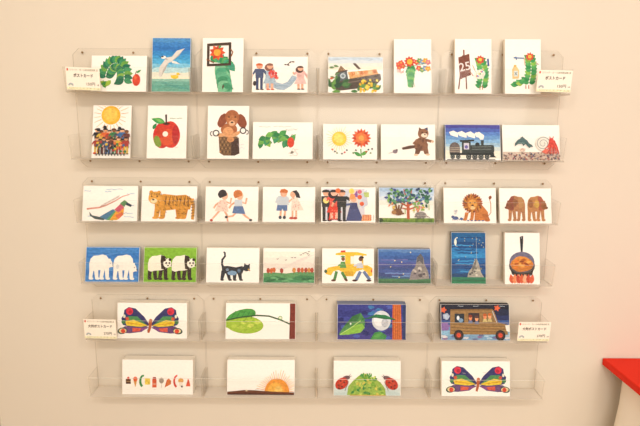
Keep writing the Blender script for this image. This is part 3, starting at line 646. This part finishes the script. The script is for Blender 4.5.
def a_night_hill(A):
    A.bands(['#5a80b4', '#3f68a8', '#3a5c9c', '#4a62a0', '#50589a', '#3f4f88', '#44599a', '#3a4a80', '#3a5a80', '#44706a'], 0, 1, .03)
    for k in range(10): A.scrib(['#6a8cc0', '#33508c', '#6a6aa8'][k % 3], random.uniform(0, .5), random.uniform(.1, .8), .5, .01, 9, .02)
    A.bands(['#4a7a52', '#3f6a48'], .86, 1, .02)
    for (u, v) in ((.32, .34), (.45, .38), (.24, .52), (.48, .72), (.4, .82), (.62, .1)): A.ell('#e8dc9c', u, v, .012)
    A.poly('#8c8682', [(.59, .90), (.63, .66), (.71, .50), (.74, .24), (.80, .14), (.86, .24), (.88, .44), (.95, .66), (.97, .86)])
    A.poly('#5c5c62', [(.73, .40), (.75, .22), (.81, .13), (.86, .24), (.85, .44), (.79, .34)]); A.ell('#c4beb4', .79, .58, .04, .07); A.ell('#8a8284', .70, .76, .08, .1, jag=.15); A.ell('#b0a89c', .88, .74, .04, .08, jag=.15); A.ell('#5a5458', .80, .76, .04, .06)
    for k in range(9): A.ell(['#9a9290', '#5a545a', '#b8b0a8'][k % 3], random.uniform(.64, .92), random.uniform(.6, .86), .025, .035, jag=.25)
def a_night_peak(A):
    A.bands(['#1f5f94', '#245a90', '#1c4a80', '#2a78b4', '#2f86c0', '#235f9c', '#1a4a84', '#1f5490', '#1c4470', '#1c4a6a'], 0, 1, .02)
    for k in range(16): A.scrib(['#3f94cc', '#173f74', '#1f6aa8'][k % 3], random.uniform(0, .4), random.uniform(.1, .8), .6, .008, 9, .03)
    A.bands(['#2f7a5a', '#2a6a4a', '#33805a'], .87, 1, .012)
    A.arc('#e8ecdc', .20, .19, .11, 100, 262, .006, .03, rv=.09)
    A.ell('#e8ecdc', .125, .19, .03, .06)
    for k in range(18): A.ell('#d8d8a0', random.uniform(.05, .95), random.uniform(.06, .62), .011)
    A.poly('#a8a498', [(.46, .87), (.50, .76), (.60, .68), (.66, .56), (.73, .50), (.80, .62), (.86, .78), (.94, .87)])
    A.poly('#6a6a68', [(.60, .68), (.73, .50), (.70, .66), (.60, .78)])
    for k in range(12): A.ell(['#d8d4c4', '#7a7870', '#c0bcac', '#5a5a5a'][k % 4], random.uniform(.54, .86), random.uniform(.68, .85), .035, .02, jag=.3)
    A.line('#c8d0c8', [(.72, .08), (.735, .5)], .006)
def a_pan(A):
    A.poly('#2c2c30', [(.43, .08), (.53, .06), (.53, .16), (.51, .40), (.46, .40)]); A.ell('#8a8a88', .48, .10, .018, .018)
    A.ell('#3a3634', .49, .64, .37, .21); A.poly('#33302e', [(.13, .62), (.86, .62), (.78, .82), (.66, .85), (.34, .85), (.20, .81)])
    A.ell('#6c6a80', .49, .57, .36, .2); A.ell('#c87a34', .49, .62, .33, .14, jag=.04); A.ell('#d88c3c', .47, .57, .24, .11, jag=.06)
    for k in range(12): A.ell(['#e8a850', '#b05c28', '#d87a30', '#8a4420'][k % 4], random.uniform(.24, .74), random.uniform(.52, .68), .07, .022, random.uniform(-30, 30), jag=.2)
    A.arc('#55504e', .49, .62, .36, 10, 170, .04, rv=.16)
    for k in range(9): A.leaf(['#d8603c', '#e88a5a', '#eeb08a', '#c84a34'][k % 4],   .22 + .065 * k, .99, .28, -90 + 12 * (k % 3 - 1), .5)
def wing(A, cx, cy, f):
    X = lambda k: cx + f * (k * 1.07 - .025)
    N = '#3a3a6a'
    A.poly(N, [(X(.03), cy - .02), (X(.10), cy - .24), (X(.22), cy - .48), (X(.31), cy - .52), (X(.37), cy - .44), (X(.38), cy - .30), (X(.41), cy - .20), (X(.39), cy - .02), (X(.30), cy + .04), (X(.12), cy + .10)])
    A.poly('#4f8a54', [(X(.06), cy), (X(.20), cy - .26), (X(.32), cy - .26), (X(.36), cy - .08), (X(.2), cy + .02)])
    A.poly('#e8c83c', [(X(.05), cy + .0), (X(.24), cy - .16), (X(.36), cy - .12), (X(.34), cy + .0), (X(.16), cy + .04)])
    A.poly('#d8a82c', [(X(.06), cy + .0), (X(.33), cy - .10), (X(.33), cy - .05)])
    A.poly('#6a4a7a', [(X(.04), cy + .04), (X(.36), cy + .02), (X(.45), cy + .14), (X(.43), cy + .20), (X(.30), cy + .22), (X(.14), cy + .18)])
    A.poly('#d85a4a', [(X(.14), cy + .08), (X(.26), cy + .06), (X(.26), cy + .18), (X(.16), cy + .16)]); A.poly('#8a4a8a', [(X(.04), cy + .06), (X(.14), cy + .08), (X(.15), cy + .17)])
    A.ell('#2f4a44', X(.395), cy + .15, .07, .09, f * 10); A.ell('#e8d4a0', X(.39), cy + .15, .055, .065); A.ell('#d84a34', X(.385), cy + .155, .032)
    A.ell('#d8364a', X(.30), cy - .40, .05, .10); A.ell('#b02a3c', X(.29), cy - .38, .025); A.ell('#e0dcc4', X(.37), cy - .26, .018, .05)
    A.ell('#3f7a4c', X(.38), cy - .10, .03, .06); A.ell('#c85a3c', X(.33), cy - .19, .025)
def a_butterfly(A):
    wing(A, .47, .64, -1); wing(A, .47, .64, 1)
    A.line('#b8603a', [(.475, .52), (.47, .68), (.445, .84)], .05, .03); A.ell('#c87044', .478, .50, .025, .05); A.line('#8a4a34', [(.43, .78), (.46, .70)], .008)
def a_butterfly_wide(A):
    wing(A, .53, .66, -1); wing(A, .53, .66, 1)
    A.line('#b8603a', [(.535, .54), (.53, .70), (.51, .86)], .05, .03); A.ell('#c87044', .538, .52, .025, .05)
    for (u, v) in ((.12, .3), (.3, .34), (.6, .32)): A.scrib('#c8c0b4', u, v, .05, .01, 5, .004)
def a_big_leaf(A):
    A.poly('#7a2f24', [(.92, 0), (1, 0), (1, 1), (.91, 1)]); 
    for k in range(6): A.line(['#5a201c', '#94402e'][k % 2], [(.92 + .013 * k, .02), (.925 + .013 * k, .98)], .008)
    A.ell('#9fc03c', .27, .60, .27, .25, 4, n=40); A.poly('#9fc03c', [(.0, .46), (.2, .40), (.2, .80), (.0, .68)])
    A.poly('#4f9a44', [(.0, .45), (.05, .34), (.12, .25), (.20, .19), (.29, .155), (.37, .16), (.41, .20), (.43, .27), (.42, .35), (.34, .39), (.2, .42), (.0, .50)])
    for k in range(8): A.ell(['#b4cc4c', '#c8d85c', '#88b034'][k % 3], random.uniform(.1, .46), random.uniform(.5, .74), .05, .05, jag=.25)
    for k in range(5): A.line('#2f7a3c', [(.08 + .07 * k, .42), (.14 + .07 * k, .22)], .008)
    A.line('#3a5a34', [(.0, .48), (.2, .40), (.44, .34), (.62, .36), (.78, .46), (.92, .58)], .02); A.ell('#e8f0c8', .78, .40, .02, .03); A.arc('#6a9a4a', .78, .41, .025, 0, 360, .008)
def a_moon_leaf(A):
    A.bands(['#3a3f8a', '#34387e', '#3f4694', '#33367c', '#3a3a80', '#44408a'], 0, 1, .04)
    for k in range(22): A.ell(['#4a5cae', '#2c2f6e', '#3f78b0'][k % 3], random.uniform(.04, .8), random.uniform(.05, .95), .05, .05, jag=.3)
    A.poly('#c8602f', [(.80, 0), (.92, 0), (.94, 1), (.80, 1)]); A.poly('#2c3a6a', [(.95, 0), (1, 0), (1, 1), (.95, 1)])
    for k in range(8): A.line(['#a84a24', '#e08844'][k % 2], [(.81 + .014 * k, .03), (.815 + .014 * k, .97)], .008)
    A.ell('#d4d8dc', .64, .46, .135, .28, jag=.01, n=32, amp=.1); A.ell('#eceef0', .61, .44, .08, .18, amp=.06); A.ell('#c0c4cc', .69, .52, .05, .12)
    A.poly('#4f8a4c', [(.02, .86), (.10, .62), (.22, .34), (.34, .24), (.40, .42), (.40, .62), (.34, .78), (.18, .86)]); A.poly('#8ac04a', [(.04, .87), (.22, .62), (.36, .54), (.40, .66), (.34, .80), (.16, .86)]); A.poly('#3a7040', [(.10, .62), (.22, .34), (.34, .24), (.30, .46)])
    A.line('#b8d878', [(.04, .86), (.22, .64), (.34, .46)], .012); A.ell('#f4f8ec', .195, .55, .012, .03)
    A.poly('#2f7a48', [(.44, .38), (.56, .28), (.70, .30), (.84, .42), (.70, .42), (.56, .38)]); A.line('#28603c', [(.36, .42), (.56, .36), (.84, .43)], .014)
    A.poly('#3f8a4a', [(.48, .99), (.54, .80), (.62, .76), (.72, .88), (.70, .99)]); A.leaf('#58a04e', .52, .96, .16, -30, .4)
def a_jeep(A):
    A.bands(['#1f2030', '#262a44', '#2c3460', '#3f5a94', '#6a9ac4', '#8ab8d4', '#7aa0c0'], 0, 1, .03)
    for k in range(18): A.ell(['#a8c4d4', '#5f6a94', '#d8d4d8', '#8a6a94'][k % 4], random.uniform(.0, 1), random.uniform(.86, .98), .04, .03, jag=.3)
    A.ell('#8a6aa8', .05, .62, .07, .12, jag=.2); A.ell('#b0bcd0', .08, .34, .05, .09, jag=.15)
    for (u, v) in ((.04, .16), (.82, .10)):
        for k in range(5): A.leaf('#d8603c', u, v, .05, 72 * k, .6)
    for u in (.30, .52, .9): A.scrib('#c8d0dc', u - .05, .05, .08, .01, 5, .005)
    C = '#977446'
    A.poly(C, [(.14, .14), (.74, .12), (.77, .16), (.83, .50), (.96, .56), (.97, .84), (.13, .84)])
    for k in range(9): A.line(['#80603a', '#a8844e', '#9a7442'][k % 3], [(.15, .56 + .03 * k), (.5, .60 + .028 * k), (.94, .62 + .024 * k)], .012)
    A.line('#7a5a34', [(.14, .16), (.74, .14)], .02)
    A.poly('#2a3038', [(.20, .26), (.34, .26), (.34, .52), (.20, .52)]); A.ell('#e4e8ec', .25, .38, .02, .06); A.ell('#7a9ab8', .29, .45, .035, .06)
    A.poly('#3a2e30', [(.40, .24), (.56, .24), (.56, .50), (.40, .50)]); A.poly('#8a7048', [(.60, .22), (.73, .22), (.78, .50), (.60, .50)])
    for (u, v, c, h) in ((.43, .38, '#e08a5c', '#8a3a24'), (.52, .40, '#e8a070', '#5a3a34'), (.64, .34, '#e08a5c', '#b85a2c'), (.71, .33, '#e8a070', '#c86a34')): A.poly('#6a7494' if u < .6 else '#c8b478', [(u - .035, v + .15), (u - .02, v + .06), (u + .02, v + .06), (u + .035, v + .15)]); A.ell(c, u, v, .025, .07); A.ell(h, u, v - .05, .027, .04)
    A.line('#c8d0d8', [(.75, .18), (.81, .50)], .008); A.poly('#f0ece0', [(.93, .58), (1.0, .56), (1.0, .76), (.95, .74)])
    for u in (.255, .86): A.ell('#2a2426', u, .86, .072, .15); A.ell('#55342c', u, .86, .05); A.ell('#d84a30', u, .86, .032)
def a_foods(A):
    v = .62
    A.poly('#5a3a28', [(.05, .56), (.12, .56), (.12, .70), (.05, .70)]); A.line('#c8a070', [(.05, .63), (.12, .63)], .008); A.ell('#d84a3a', .085, .53, .018)
    A.poly('#d89a4a', [(.16, .60), (.21, .60), (.185, .80)]); A.ell('#e0683c', .185, .56, .03, .07)
    A.arc('#3f8a4c', .30, .62, .045, 110, 280, .035, .025, rv=.16)
    A.poly('#ecd05a', [(.32, .53), (.395, .53), (.395, .72), (.32, .72)]); A.ell('#d8b43c', .345, .60, .008); A.ell('#d8b43c', .37, .66, .01)
    A.poly('#d8603c', [(.425, .56), (.485, .56), (.485, .80), (.425, .80)]); A.poly('#a83a30', [(.435, .50), (.475, .50), (.48, .57), (.43, .57)]); A.line('#f0d8c0', [(.43, .70), (.48, .70)], .01)
    A.ell('#a89a8c', .555, .60, .034, .085); A.line('#d8ccc0', [(.555, .68), (.555, .82)], .008)
    A.poly('#d87a44', [(.60, .80), (.63, .58), (.66, .54), (.69, .60), (.69, .70)]); A.line('#c8502f', [(.61, .78), (.64, .58)], .012)
    A.arc('#d84a3c', .785, .62, .05, 110, 265, .03, .02, rv=.17)
    A.ell('#e0a860', .83, .60, .038, .08); A.poly('#f0e4d4', [(.80, .64), (.86, .64), (.85, .76), (.81, .76)]); A.ell('#5a4a40', .845, .77, .014)
    A.poly('#d85a40', [(.90, .76), (.93, .54), (.945, .58), (.965, .76)])
    for k in range(5): A.scrib('#d8d0c4', .06 + .19 * k, .86, .04, .006, 4, .004)
def a_sunrise(A):
    A.rays('#e08a34', .74, .92, .19, .31, 26, .009, 180, 360)
    A.ell('#e8963a', .74, .93, .185, .40, a0=180, a1=360, n=26); A.ell('#f0b04a', .72, .90, .12, .26, a0=180, a1=360); A.ell('#f4c468', .76, .90, .06, .16, a0=180, a1=360)
    A.poly('#6a3c28', [(0, .91), (.12, .89), (.26, .86), (.40, .865), (.55, .885), (.75, .91), (1, .92), (1, 1), (0, 1)]); A.poly('#4f2c20', [(.0, .96), (.3, .93), (.6, .96), (1, .96), (1, 1), (0, 1)])
    A.ell('#d8c8a4', .29, .875, .016, .025); A.scrib('#a8a090', .42, .84, .05, .01, 4, .004)
def a_ladybirds(A):
    A.bands(['#dfe6dc', '#cfdcd8', '#c4d4d0'], .68, 1, .03)
    A.poly('#98b850', [(.20, .985), (.22, .74), (.29, .58), (.37, .44), (.44, .36), (.51, .40), (.61, .50), (.70, .62), (.77, .80), (.78, .985)])
    for k in range(60): A.leaf(['#a8c858', '#78a83c', '#5f9a44', '#c0d468', '#d0c85a', '#3f8a44'][k % 6], *(lambda t, h: (.49 + (t - .5) * (.14 + .46 * h), .42 + .54 * h))(random.random(), random.random()), .065, random.uniform(0, 360), .55)
    for k in range(10): A.leaf(['#3f8a44', '#5fa050'][k % 2], .40 + .018 * k, .46 - .012 * (k % 4), .05, -90 + random.uniform(-40, 40), .4)
    A.line('#d8b44a', [(.24, .985), (.78, .985)], .01)
    for f, cu in ((-1, .125), (1, .86)):
        X = lambda k: cu + f * k
        for k in range(3): A.line('#4a3434', [(X(-.04 + .02 * k), .56 + .09 * k), (X(-.10 + .02 * k), .60 + .09 * k), (X(-.085 + .02 * k), .68 + .09 * k)], .008)
        A.ell('#4a3a3c', X(-.075), .49, .045, .06, 20 * f); A.line('#4a3a3c', [(X(-.11), .47), (X(-.145), .43)], .006); A.line('#4a3a3c', [(X(-.10), .45), (X(-.125), .39)], .006)
        A.ell('#7a5a5c', X(-.05), .51, .06, .07, 30 * f); A.ell('#c03a28', X(.005), .655, .105, .15, 40 * f); A.ell('#d04a30', X(.0), .63, .07, .08, 40 * f)
        A.line('#5a2018', [(X(-.06), .53), (X(.06), .78)], .005)
        for (a, b) in ((-.035, .62), (.02, .58), (.0, .74), (.05, .70), (.045, .80)): A.ell('#3a2420', X(a), b, .012, .025)


# ------------------------------------------------------------------ writing
def text_mesh(body, size=1., offset=0.):
    cu = bpy.data.curves.new('lettering', 'FONT'); cu.body = body; cu.size = size; cu.offset = offset; cu.resolution_u = 3
    o = bpy.data.objects.new('lettering', cu); COL.objects.link(o)
    bpy.context.view_layer.update()
    me = bpy.data.meshes.new_from_object(o.evaluated_get(bpy.context.evaluated_depsgraph_get()))
    bpy.data.objects.remove(o); bpy.data.curves.remove(cu)
    return me

# ------------------------------------------------------------------ postcards
EDGES = {}
def edge_mat(h):
    """fanned paper edges of a pack"""
    if h in EDGES: return EDGES[h]
    m = plain('paper_pack_edge_' + h.strip('#'), h, .7, spec=.1); nt = m.node_tree; b = nt.nodes['Principled BSDF']
    tc = nt.nodes.new('ShaderNodeTexCoord'); w = nt.nodes.new('ShaderNodeTexWave'); w.bands_direction = 'Y'
    w.inputs['Scale'].default_value = 260; w.inputs['Distortion'].default_value = 1.
    rp = nt.nodes.new('ShaderNodeValToRGB'); c = lin(h)
    rp.color_ramp.elements[0].color = [x * .86 for x in c] + [1]; rp.color_ramp.elements[1].color = list(c) + [1]
    rp.color_ramp.elements[1].position = .5
    nt.links.new(tc.outputs['Object'], w.inputs['Vector']); nt.links.new(w.outputs['Fac'], rp.inputs['Fac']); nt.links.new(rp.outputs[0], b.inputs['Base Color'])
    EDGES[h] = m; return m
CREAM = '#fdf4e4'
FRONT = -.0535
def card(tier, xl, xr, L, t, fn, label, edge=CREAM, base=WHITE, roll=0., yb=None):
    rowi, ti = (tier - 1) // 2, (tier - 1) % 2
    z = TOPS[rowi] - (T1, T2)[ti] + .0003
    py = [92, 158.5, 221.5, 283, 341, 397][tier - 1]
    a, b = hit(xl, py, FRONT), hit(xr, py, FRONT)
    w = b.x - a.x
    big = L < .11
    room = abs(FRONT) - .0075 - t - .0008
    th = min(R(15), math.asin(min(.9, max(.02, room / L))))
    o = thing('postcard', ((a.x + b.x) / 2, FRONT, z), label, 'postcard', 'stacked picture postcards in the racks')
    o.rotation_euler.y = R(roll)
    sd, cd = L * math.sin(th), L * math.cos(th)
    mb = MB()
    mb.prism([(-w/2, 0, 0), (w/2, 0, 0), (w/2, sd, cd), (-w/2, sd, cd)], (0, .0004, 0), paint(base, .03))
    A = Art(mb, w, L, th); fn(A)
    mb.build('front_card', o, fix=False)
    mb = MB(); e = edge_mat(edge); g = .0006
    mb.prism([(-w/2 + g, .0006, 0), (w/2 - g, .0006, 0), (w/2 - g, .0006 + sd, cd - g), (-w/2 + g, .0006 + sd, cd - g)], (0, t, 0), e)
    tag(mb.build('card_pack', o), kind='stuff')
    return o
LS, PT, BG = .099, .1475, .104
C = card
C(1, 90.5, 146, LS, .020, a_green_arch, 'landscape white postcard pack with a thick green arch and red end, beside a price sign')
C(1, 151.5, 190, PT, .012, a_seagull, 'tall blue postcard pack with a white seagull over the sea and a yellow duck', '#b9cfd8')
C(1, 202, 243, PT, .012, a_frame, 'tall white postcard pack showing a black picture frame over green shapes')
C(1, 252, 307.5, LS, .006, a_procession, 'landscape white postcard of a bride with a long pale blue train')
C(1, 328, 383, LS, .008, a_boat, 'landscape postcard of a dark boat among leaves and yellow flowers')
C(1, 394, 431.5, PT, .012, a_bouquet, 'tall white postcard pack with green body shape and small flowers held out both sides')
C(1, 455, 491.5, PT, .016, a_easel, 'tall white postcard pack with the number 25 on a brown easel')
C(1, 505, 541, PT, .016, a_glue, 'tall white postcard pack with a yellow glue bottle beside a green curved shape')
C(2, 91.5, 130, PT, .008, a_sun_crowd, 'tall white postcard of a big sun above a crowd in dark colourful clothes')
C(2, 146.5, 186, PT, .008, a_apple, 'tall white postcard of a big red apple with a white hole')
C(2, 207, 248.5, PT, .010, a_basket_dog, 'tall white postcard pack of a brown dog sitting in a basket')
C(2, 252.5, 312.5, .103, .006, a_sprig, 'wide white postcard with a green and red crawling shape and faint handwriting')
C(2, 323, 377, LS, .008, a_sun_flower, 'landscape white postcard of a yellow sun beside an orange red flower')
C(2, 381, 435.5, LS, .010, a_walking_cat_kid, 'landscape white postcard of a brown furry animal striding away from a mouse')
C(2, 445.5, 501, LS, .014, a_train, 'landscape blue postcard pack of a black steam train with white smoke', '#6f86a8')
C(2, 503, 560.5, LS, .016, a_whale_snail, 'landscape white postcard pack of a red hermit crab on pebbles')
C(3, 82, 137, LS, .014, a_slope_bird, 'landscape white postcard pack with a long-tailed rainbow coloured creature')
C(3, 141, 196.5, LS, .014, a_tiger, 'landscape white postcard pack of a striped orange tiger-like cat')
C(3, 205, 258, LS, .008, a_running, 'landscape white postcard of two children running')
C(3, 262.5, 315, LS, .008, a_whisper, 'landscape white postcard of a girl whispering to a boy')
C(3, 321, 375.5, LS, .010, a_party, 'landscape postcard of people in black suits, a red gown and a blue gown')
C(3, 379, 434.5, LS, .012, a_tree, 'landscape postcard of a leafy red-trunked tree with hanging sloth on green grass', '#8ea0a0')
C(3, 444, 496.5, LS, .014, a_lion, 'landscape white postcard pack of a brown maned lion with small blue mice')
C(3, 500, 552, LS, .014, a_brown_bears, 'landscape white postcard pack of two brown bears side by side')
C(4, 85, 138.7, LS, .012, a_white_bears, 'landscape blue postcard pack of two white bears', '#c8d4e0')
C(4, 143.2, 196.2, LS, .012, a_pandas, 'landscape bright green postcard pack of two pandas', '#c8d490')
C(4, 206, 259, LS, .012, a_black_cat, 'landscape white postcard pack of a walking black cat with raised tail')
C(4, 263, 314.5, LS, .008, a_meadow, 'landscape postcard of green hills with small red trees and flying birds')
C(4, 322, 374, LS, .012, a_taxi, 'landscape white postcard pack of a yellow taxi carried on two walkers legs')
C(4, 378, 431, LS, .016, a_night_hill, 'landscape dark blue night postcard pack with a grey rocky hill', '#8f93a0')
C(4, 451.5, 486, PT, .012, a_night_peak, 'tall deep blue night postcard pack with crescent moon over a pale peak', '#7f95a8')
C(4, 505, 540, PT, .014, a_pan, 'tall white postcard pack of a black frying pan over flames')
C(5, 117.5, 187, BG, .026, a_butterfly, 'large white postcard pack of a butterfly with bright wings, beside a price sign')
C(5, 225.5, 295.5, BG, .020, a_big_leaf, 'large white postcard pack of a green leaf on a stem from a red-brown trunk')
C(5, 337, 406, BG, .028, a_moon_leaf, 'large dark blue postcard pack of a white moon, leaves and orange trunk', '#8890a8')
C(5, 441, 510, BG, .016, a_jeep, 'large dark postcard pack of people riding in a brown car', '#4a4648')
C(6, 122.5, 193, BG, .028, a_foods, 'large white postcard pack with a row of small coloured foods')
C(6, 227, 294.5, BG, .022, a_sunrise, 'large white postcard pack of an orange half sun rising over brown ground')
C(6, 333.5, 400.5, BG, .026, a_ladybirds, 'large white postcard pack of two red ladybirds on a green mound')
C(6, 441.5, 510, BG, .024, a_butterfly_wide, 'large white postcard pack of a butterfly, in the lowest tier')

# ------------------------------------------------------------------ price signs
def price_sign(tier, xl, xr, yt, yb, title, price, label, roll=0.):
    Y = -.0775
    a, b = hit(xl, yb, Y), hit(xr, yb, Y); top = hit(xl, yt, Y - .002)
    w = b.x - a.x; L = (top.z - a.z) * 1.01; th = -R(3)
    mb = MB(); s, c = L * math.sin(th), L * math.cos(th)
    A = Art(mb, w, L, th)
    mb.prism([(-w/2, 0, 0), (w/2, 0, 0), (w/2, s, c), (-w/2, s, c)], (0, .0006, 0), paint('#fbf1e0', .03))
    A.bands(['#f0e8c0'], .88, .99, 0)
    def put(body, u, v, h, col, width=None, off=0.):
        me = text_mesh(body, 1., off)
        xs = [q.co.x for q in me.vertices]; ys = [q.co.y for q in me.vertices]
        k = h * L / (max(ys) - min(ys)); kx = width * w / (max(xs) - min(xs)) if width else k
        A.k += 1; e = .0003 + A.k * .00002
        for f in me.polygons:
            mb.face([A.P(u + (me.vertices[i].co.x - min(xs)) * kx / w, v - (me.vertices[i].co.y - min(ys)) * k / L, e) for i in f.vertices], paint(col, .05))
        bpy.data.meshes.remove(me)
    A.poly('#d8442c', [(.03, .06), (.075, .06), (.075, .16), (.03, .16)])
    put('エリック・カール絵本美術館 店', .11, .16, .095, '#8a7a5c', .84, .006)
    put(title, .22 if len(title) < 7 else .13, .44, .17, '#4a382c', .58 if len(title) < 7 else .74, .03 if len(title) < 7 else .02)
    put(price, .60, .80, .15, '#5a4a3a', .25, .01); put('+税', .90, .80, .08, '#6a5a4a', .07, .006)
    for i, cc in enumerate(('#b8a8c0', '#a8c0b0', '#8f9c98')): A.arc(cc, .13, .82, .075 - .016 * i, 180, 360, .014)
    for k in range(9): A.leaf(['#8a9a4c', '#c8c06a', '#6a8a4c', '#c89a5a'][k % 4], .08 + .105 * k, .93, .03, -60 + 40 * (k % 3), .5)
    o = mb.build('price_sign', fix=False)
    o.location = ((a.x + b.x) / 2, Y, a.z); o.rotation_euler.y = R(roll)
    tag(o, label, 'price sign', 'small price signs on the racks')
price_sign(1, 67, 100.5, 67.5, 90, 'ポストカード', '150円', 'small cream price sign beside the green arch postcard pack in the top tier', 2.0)
price_sign(1, 536, 570.3, 70.3, 92, 'ポストカード', '150円', 'small cream price sign beside the glue bottle postcard pack in the top tier', 1.0)
price_sign(5, 85, 117, 319.3, 338.5, '大判ポストカード', '270円', 'small cream price sign beside the large butterfly postcard pack', 1.0)
price_sign(5, 517, 549, 322, 341, '大判ポストカード', '270円', 'small cream price sign beside the large brown car postcard pack', 0.)

# ------------------------------------------------------------------ red-topped table with a white cloth skirt
c0 = hit(603, 358, -.004); zt = c0.z
tb = thing('table', (c0.x, 0, 0), 'bright red table top on white draped cloth standing against the wall', 'table')
RED = noisy('red_laminate', '#e2250a', '#e82c10', 8, .6)
mb = MB(); a = R(1.5)
wd, dp, tk = 1.1, .75, .021
q = [(0, -.004), (wd, -.004), (wd + .02, -dp), (.02, -dp)]
ch = .0015
mb.prism([(x, y, zt - tk) for x, y in q], (0, 0, tk - ch), RED)
ins = [(ch, -.004 - ch), (wd - ch, -.004 - ch), (wd + .02 - ch, -dp + ch), (.02 + ch, -dp + ch)]
mb.f.pop(1); mb.m.pop(1)
i = len(mb.v); mb.v += [(x, y, zt - ch) for x, y in q] + [(x, y, zt) for x, y in ins]
mb.f.append((i + 4, i + 5, i + 6, i + 7)); mb.m.append(0)
for k in range(4):
    j = (k + 1) % 4; mb.f.append((i + k, i + j, i + 4 + j, i + 4 + k)); mb.m.append(0)
mb.build('table_top', tb)
CLOTH = noisy('white_cloth', '#fbf4e8', '#f3e9d8', 6, .85, .3, 900)
mb = MB()
x0, y0, x1, y1 = .034, -.055, wd - .04, -dp + .03
path = []
def seg(p, r, n):
    for k in range(n): path.append((p[0] + (r[0] - p[0]) * k / n, p[1] + (r[1] - p[1]) * k / n))
seg((x0, y0), (x0 + .015, y1), 40); seg((x0 + .015, y1), (x1, y1), 60); seg((x1, y1), (x1, y0), 40); seg((x1, y0), (x0, y0), 60)
cx, cy = (x0 + x1) / 2, (y0 + y1) / 2
rows = 14; rings = []
for rr in range(rows + 1):
    t = rr / rows; z = (zt - tk) * (1 - t) + .004 * t; ring = []
    for k, (x, y) in enumerate(path):
        amp = (.002 + .016 * t) * math.sin(k * .55 + .6 * math.sin(k * .13)) + .045 * t ** .7 * (1 / (1 + math.exp(-(t - .13) * 60)))
        d = Vector((x - cx, y - cy)); dx = 1 if abs(x - cx) / (x1 - x0) > abs(y - cy) / abs(y1 - y0) else 0
        n = Vector((math.copysign(1, d.x), 0)) if dx else Vector((0, math.copysign(1, d.y)))
        if n.y > 0: amp *= .25
        p_ = Vector((x, y)) + n * amp; ring.append((p_.x, p_.y, z))
    rings.append(ring)
base = len(mb.v)
for r_ in rings: mb.v += r_
n = len(path); mi = mb.mi(CLOTH)
for rr in range(rows):
    for k in range(n):
        j = (k + 1) % n; mb.f.append((base + rr * n + k, base + rr * n + j, base + (rr + 1) * n + j, base + (rr + 1) * n + k)); mb.m.append(mi)
cl = mb.build('cloth_skirt', tb); tag(cl, 'white cloth hanging below the red top')
for p_ in cl.data.polygons: p_.use_smooth = True
for (lx, ly) in ((.10, -.16), (wd - .10, -.16), (.12, -dp + .1), (wd - .10, -dp + .1)):
    mb = MB(); mb.box((lx - .02, ly - .02, 0), (lx + .02, ly + .02, zt - tk), plain('white_leg', '#e8e0d4', .5)); mb.build('leg', tb)

# ------------------------------------------------------------------ light
def area(name, loc, size, power, col, target):
    l = bpy.data.lights.new(name, 'AREA'); l.shape = 'DISK'; l.size = size; l.energy = power; l.color = col
    o = bpy.data.objects.new(name, l); COL.objects.link(o); o.location = loc
    o.rotation_euler = (Vector(target) - Vector(loc)).to_track_quat('-Z', 'Y').to_euler()
    return o
WARM = (1., .96, .92)
area('ceiling_spot', (-.85, -2.3, 2.74), .34, 11, WARM, (-.4, 0, .2))
area('ceiling_spot', (.1, -2.3, 2.74), .34, 11.5, WARM, (.05, 0, .2))
area('ceiling_spot', (1.05, -2.3, 2.74), .34, 12.5, WARM, (.6, 0, .2))
area('fill_light', (.8, -3.2, 1.6), 2.0, 44, (1., .94, .87), (.4, 0, .2))  # added frontal fill, stands in for the general room brightness
wd_ = bpy.data.worlds.new('room_air'); S.world = wd_; wd_.use_nodes = True
bg = wd_.node_tree.nodes['Background']; bg.inputs[0].default_value = (1., .94, .86, 1); bg.inputs[1].default_value = .4

S.view_settings.view_transform = 'Standard'; S.view_settings.look = 'None'
S.view_settings.exposure = 0.07
S.cycles.transparent_max_bounces = 32
S.cycles.max_bounces = 8
S.cycles.use_denoising = True
S.cycles.sample_clamp_indirect = 3.0
S.cycles.caustics_reflective = False
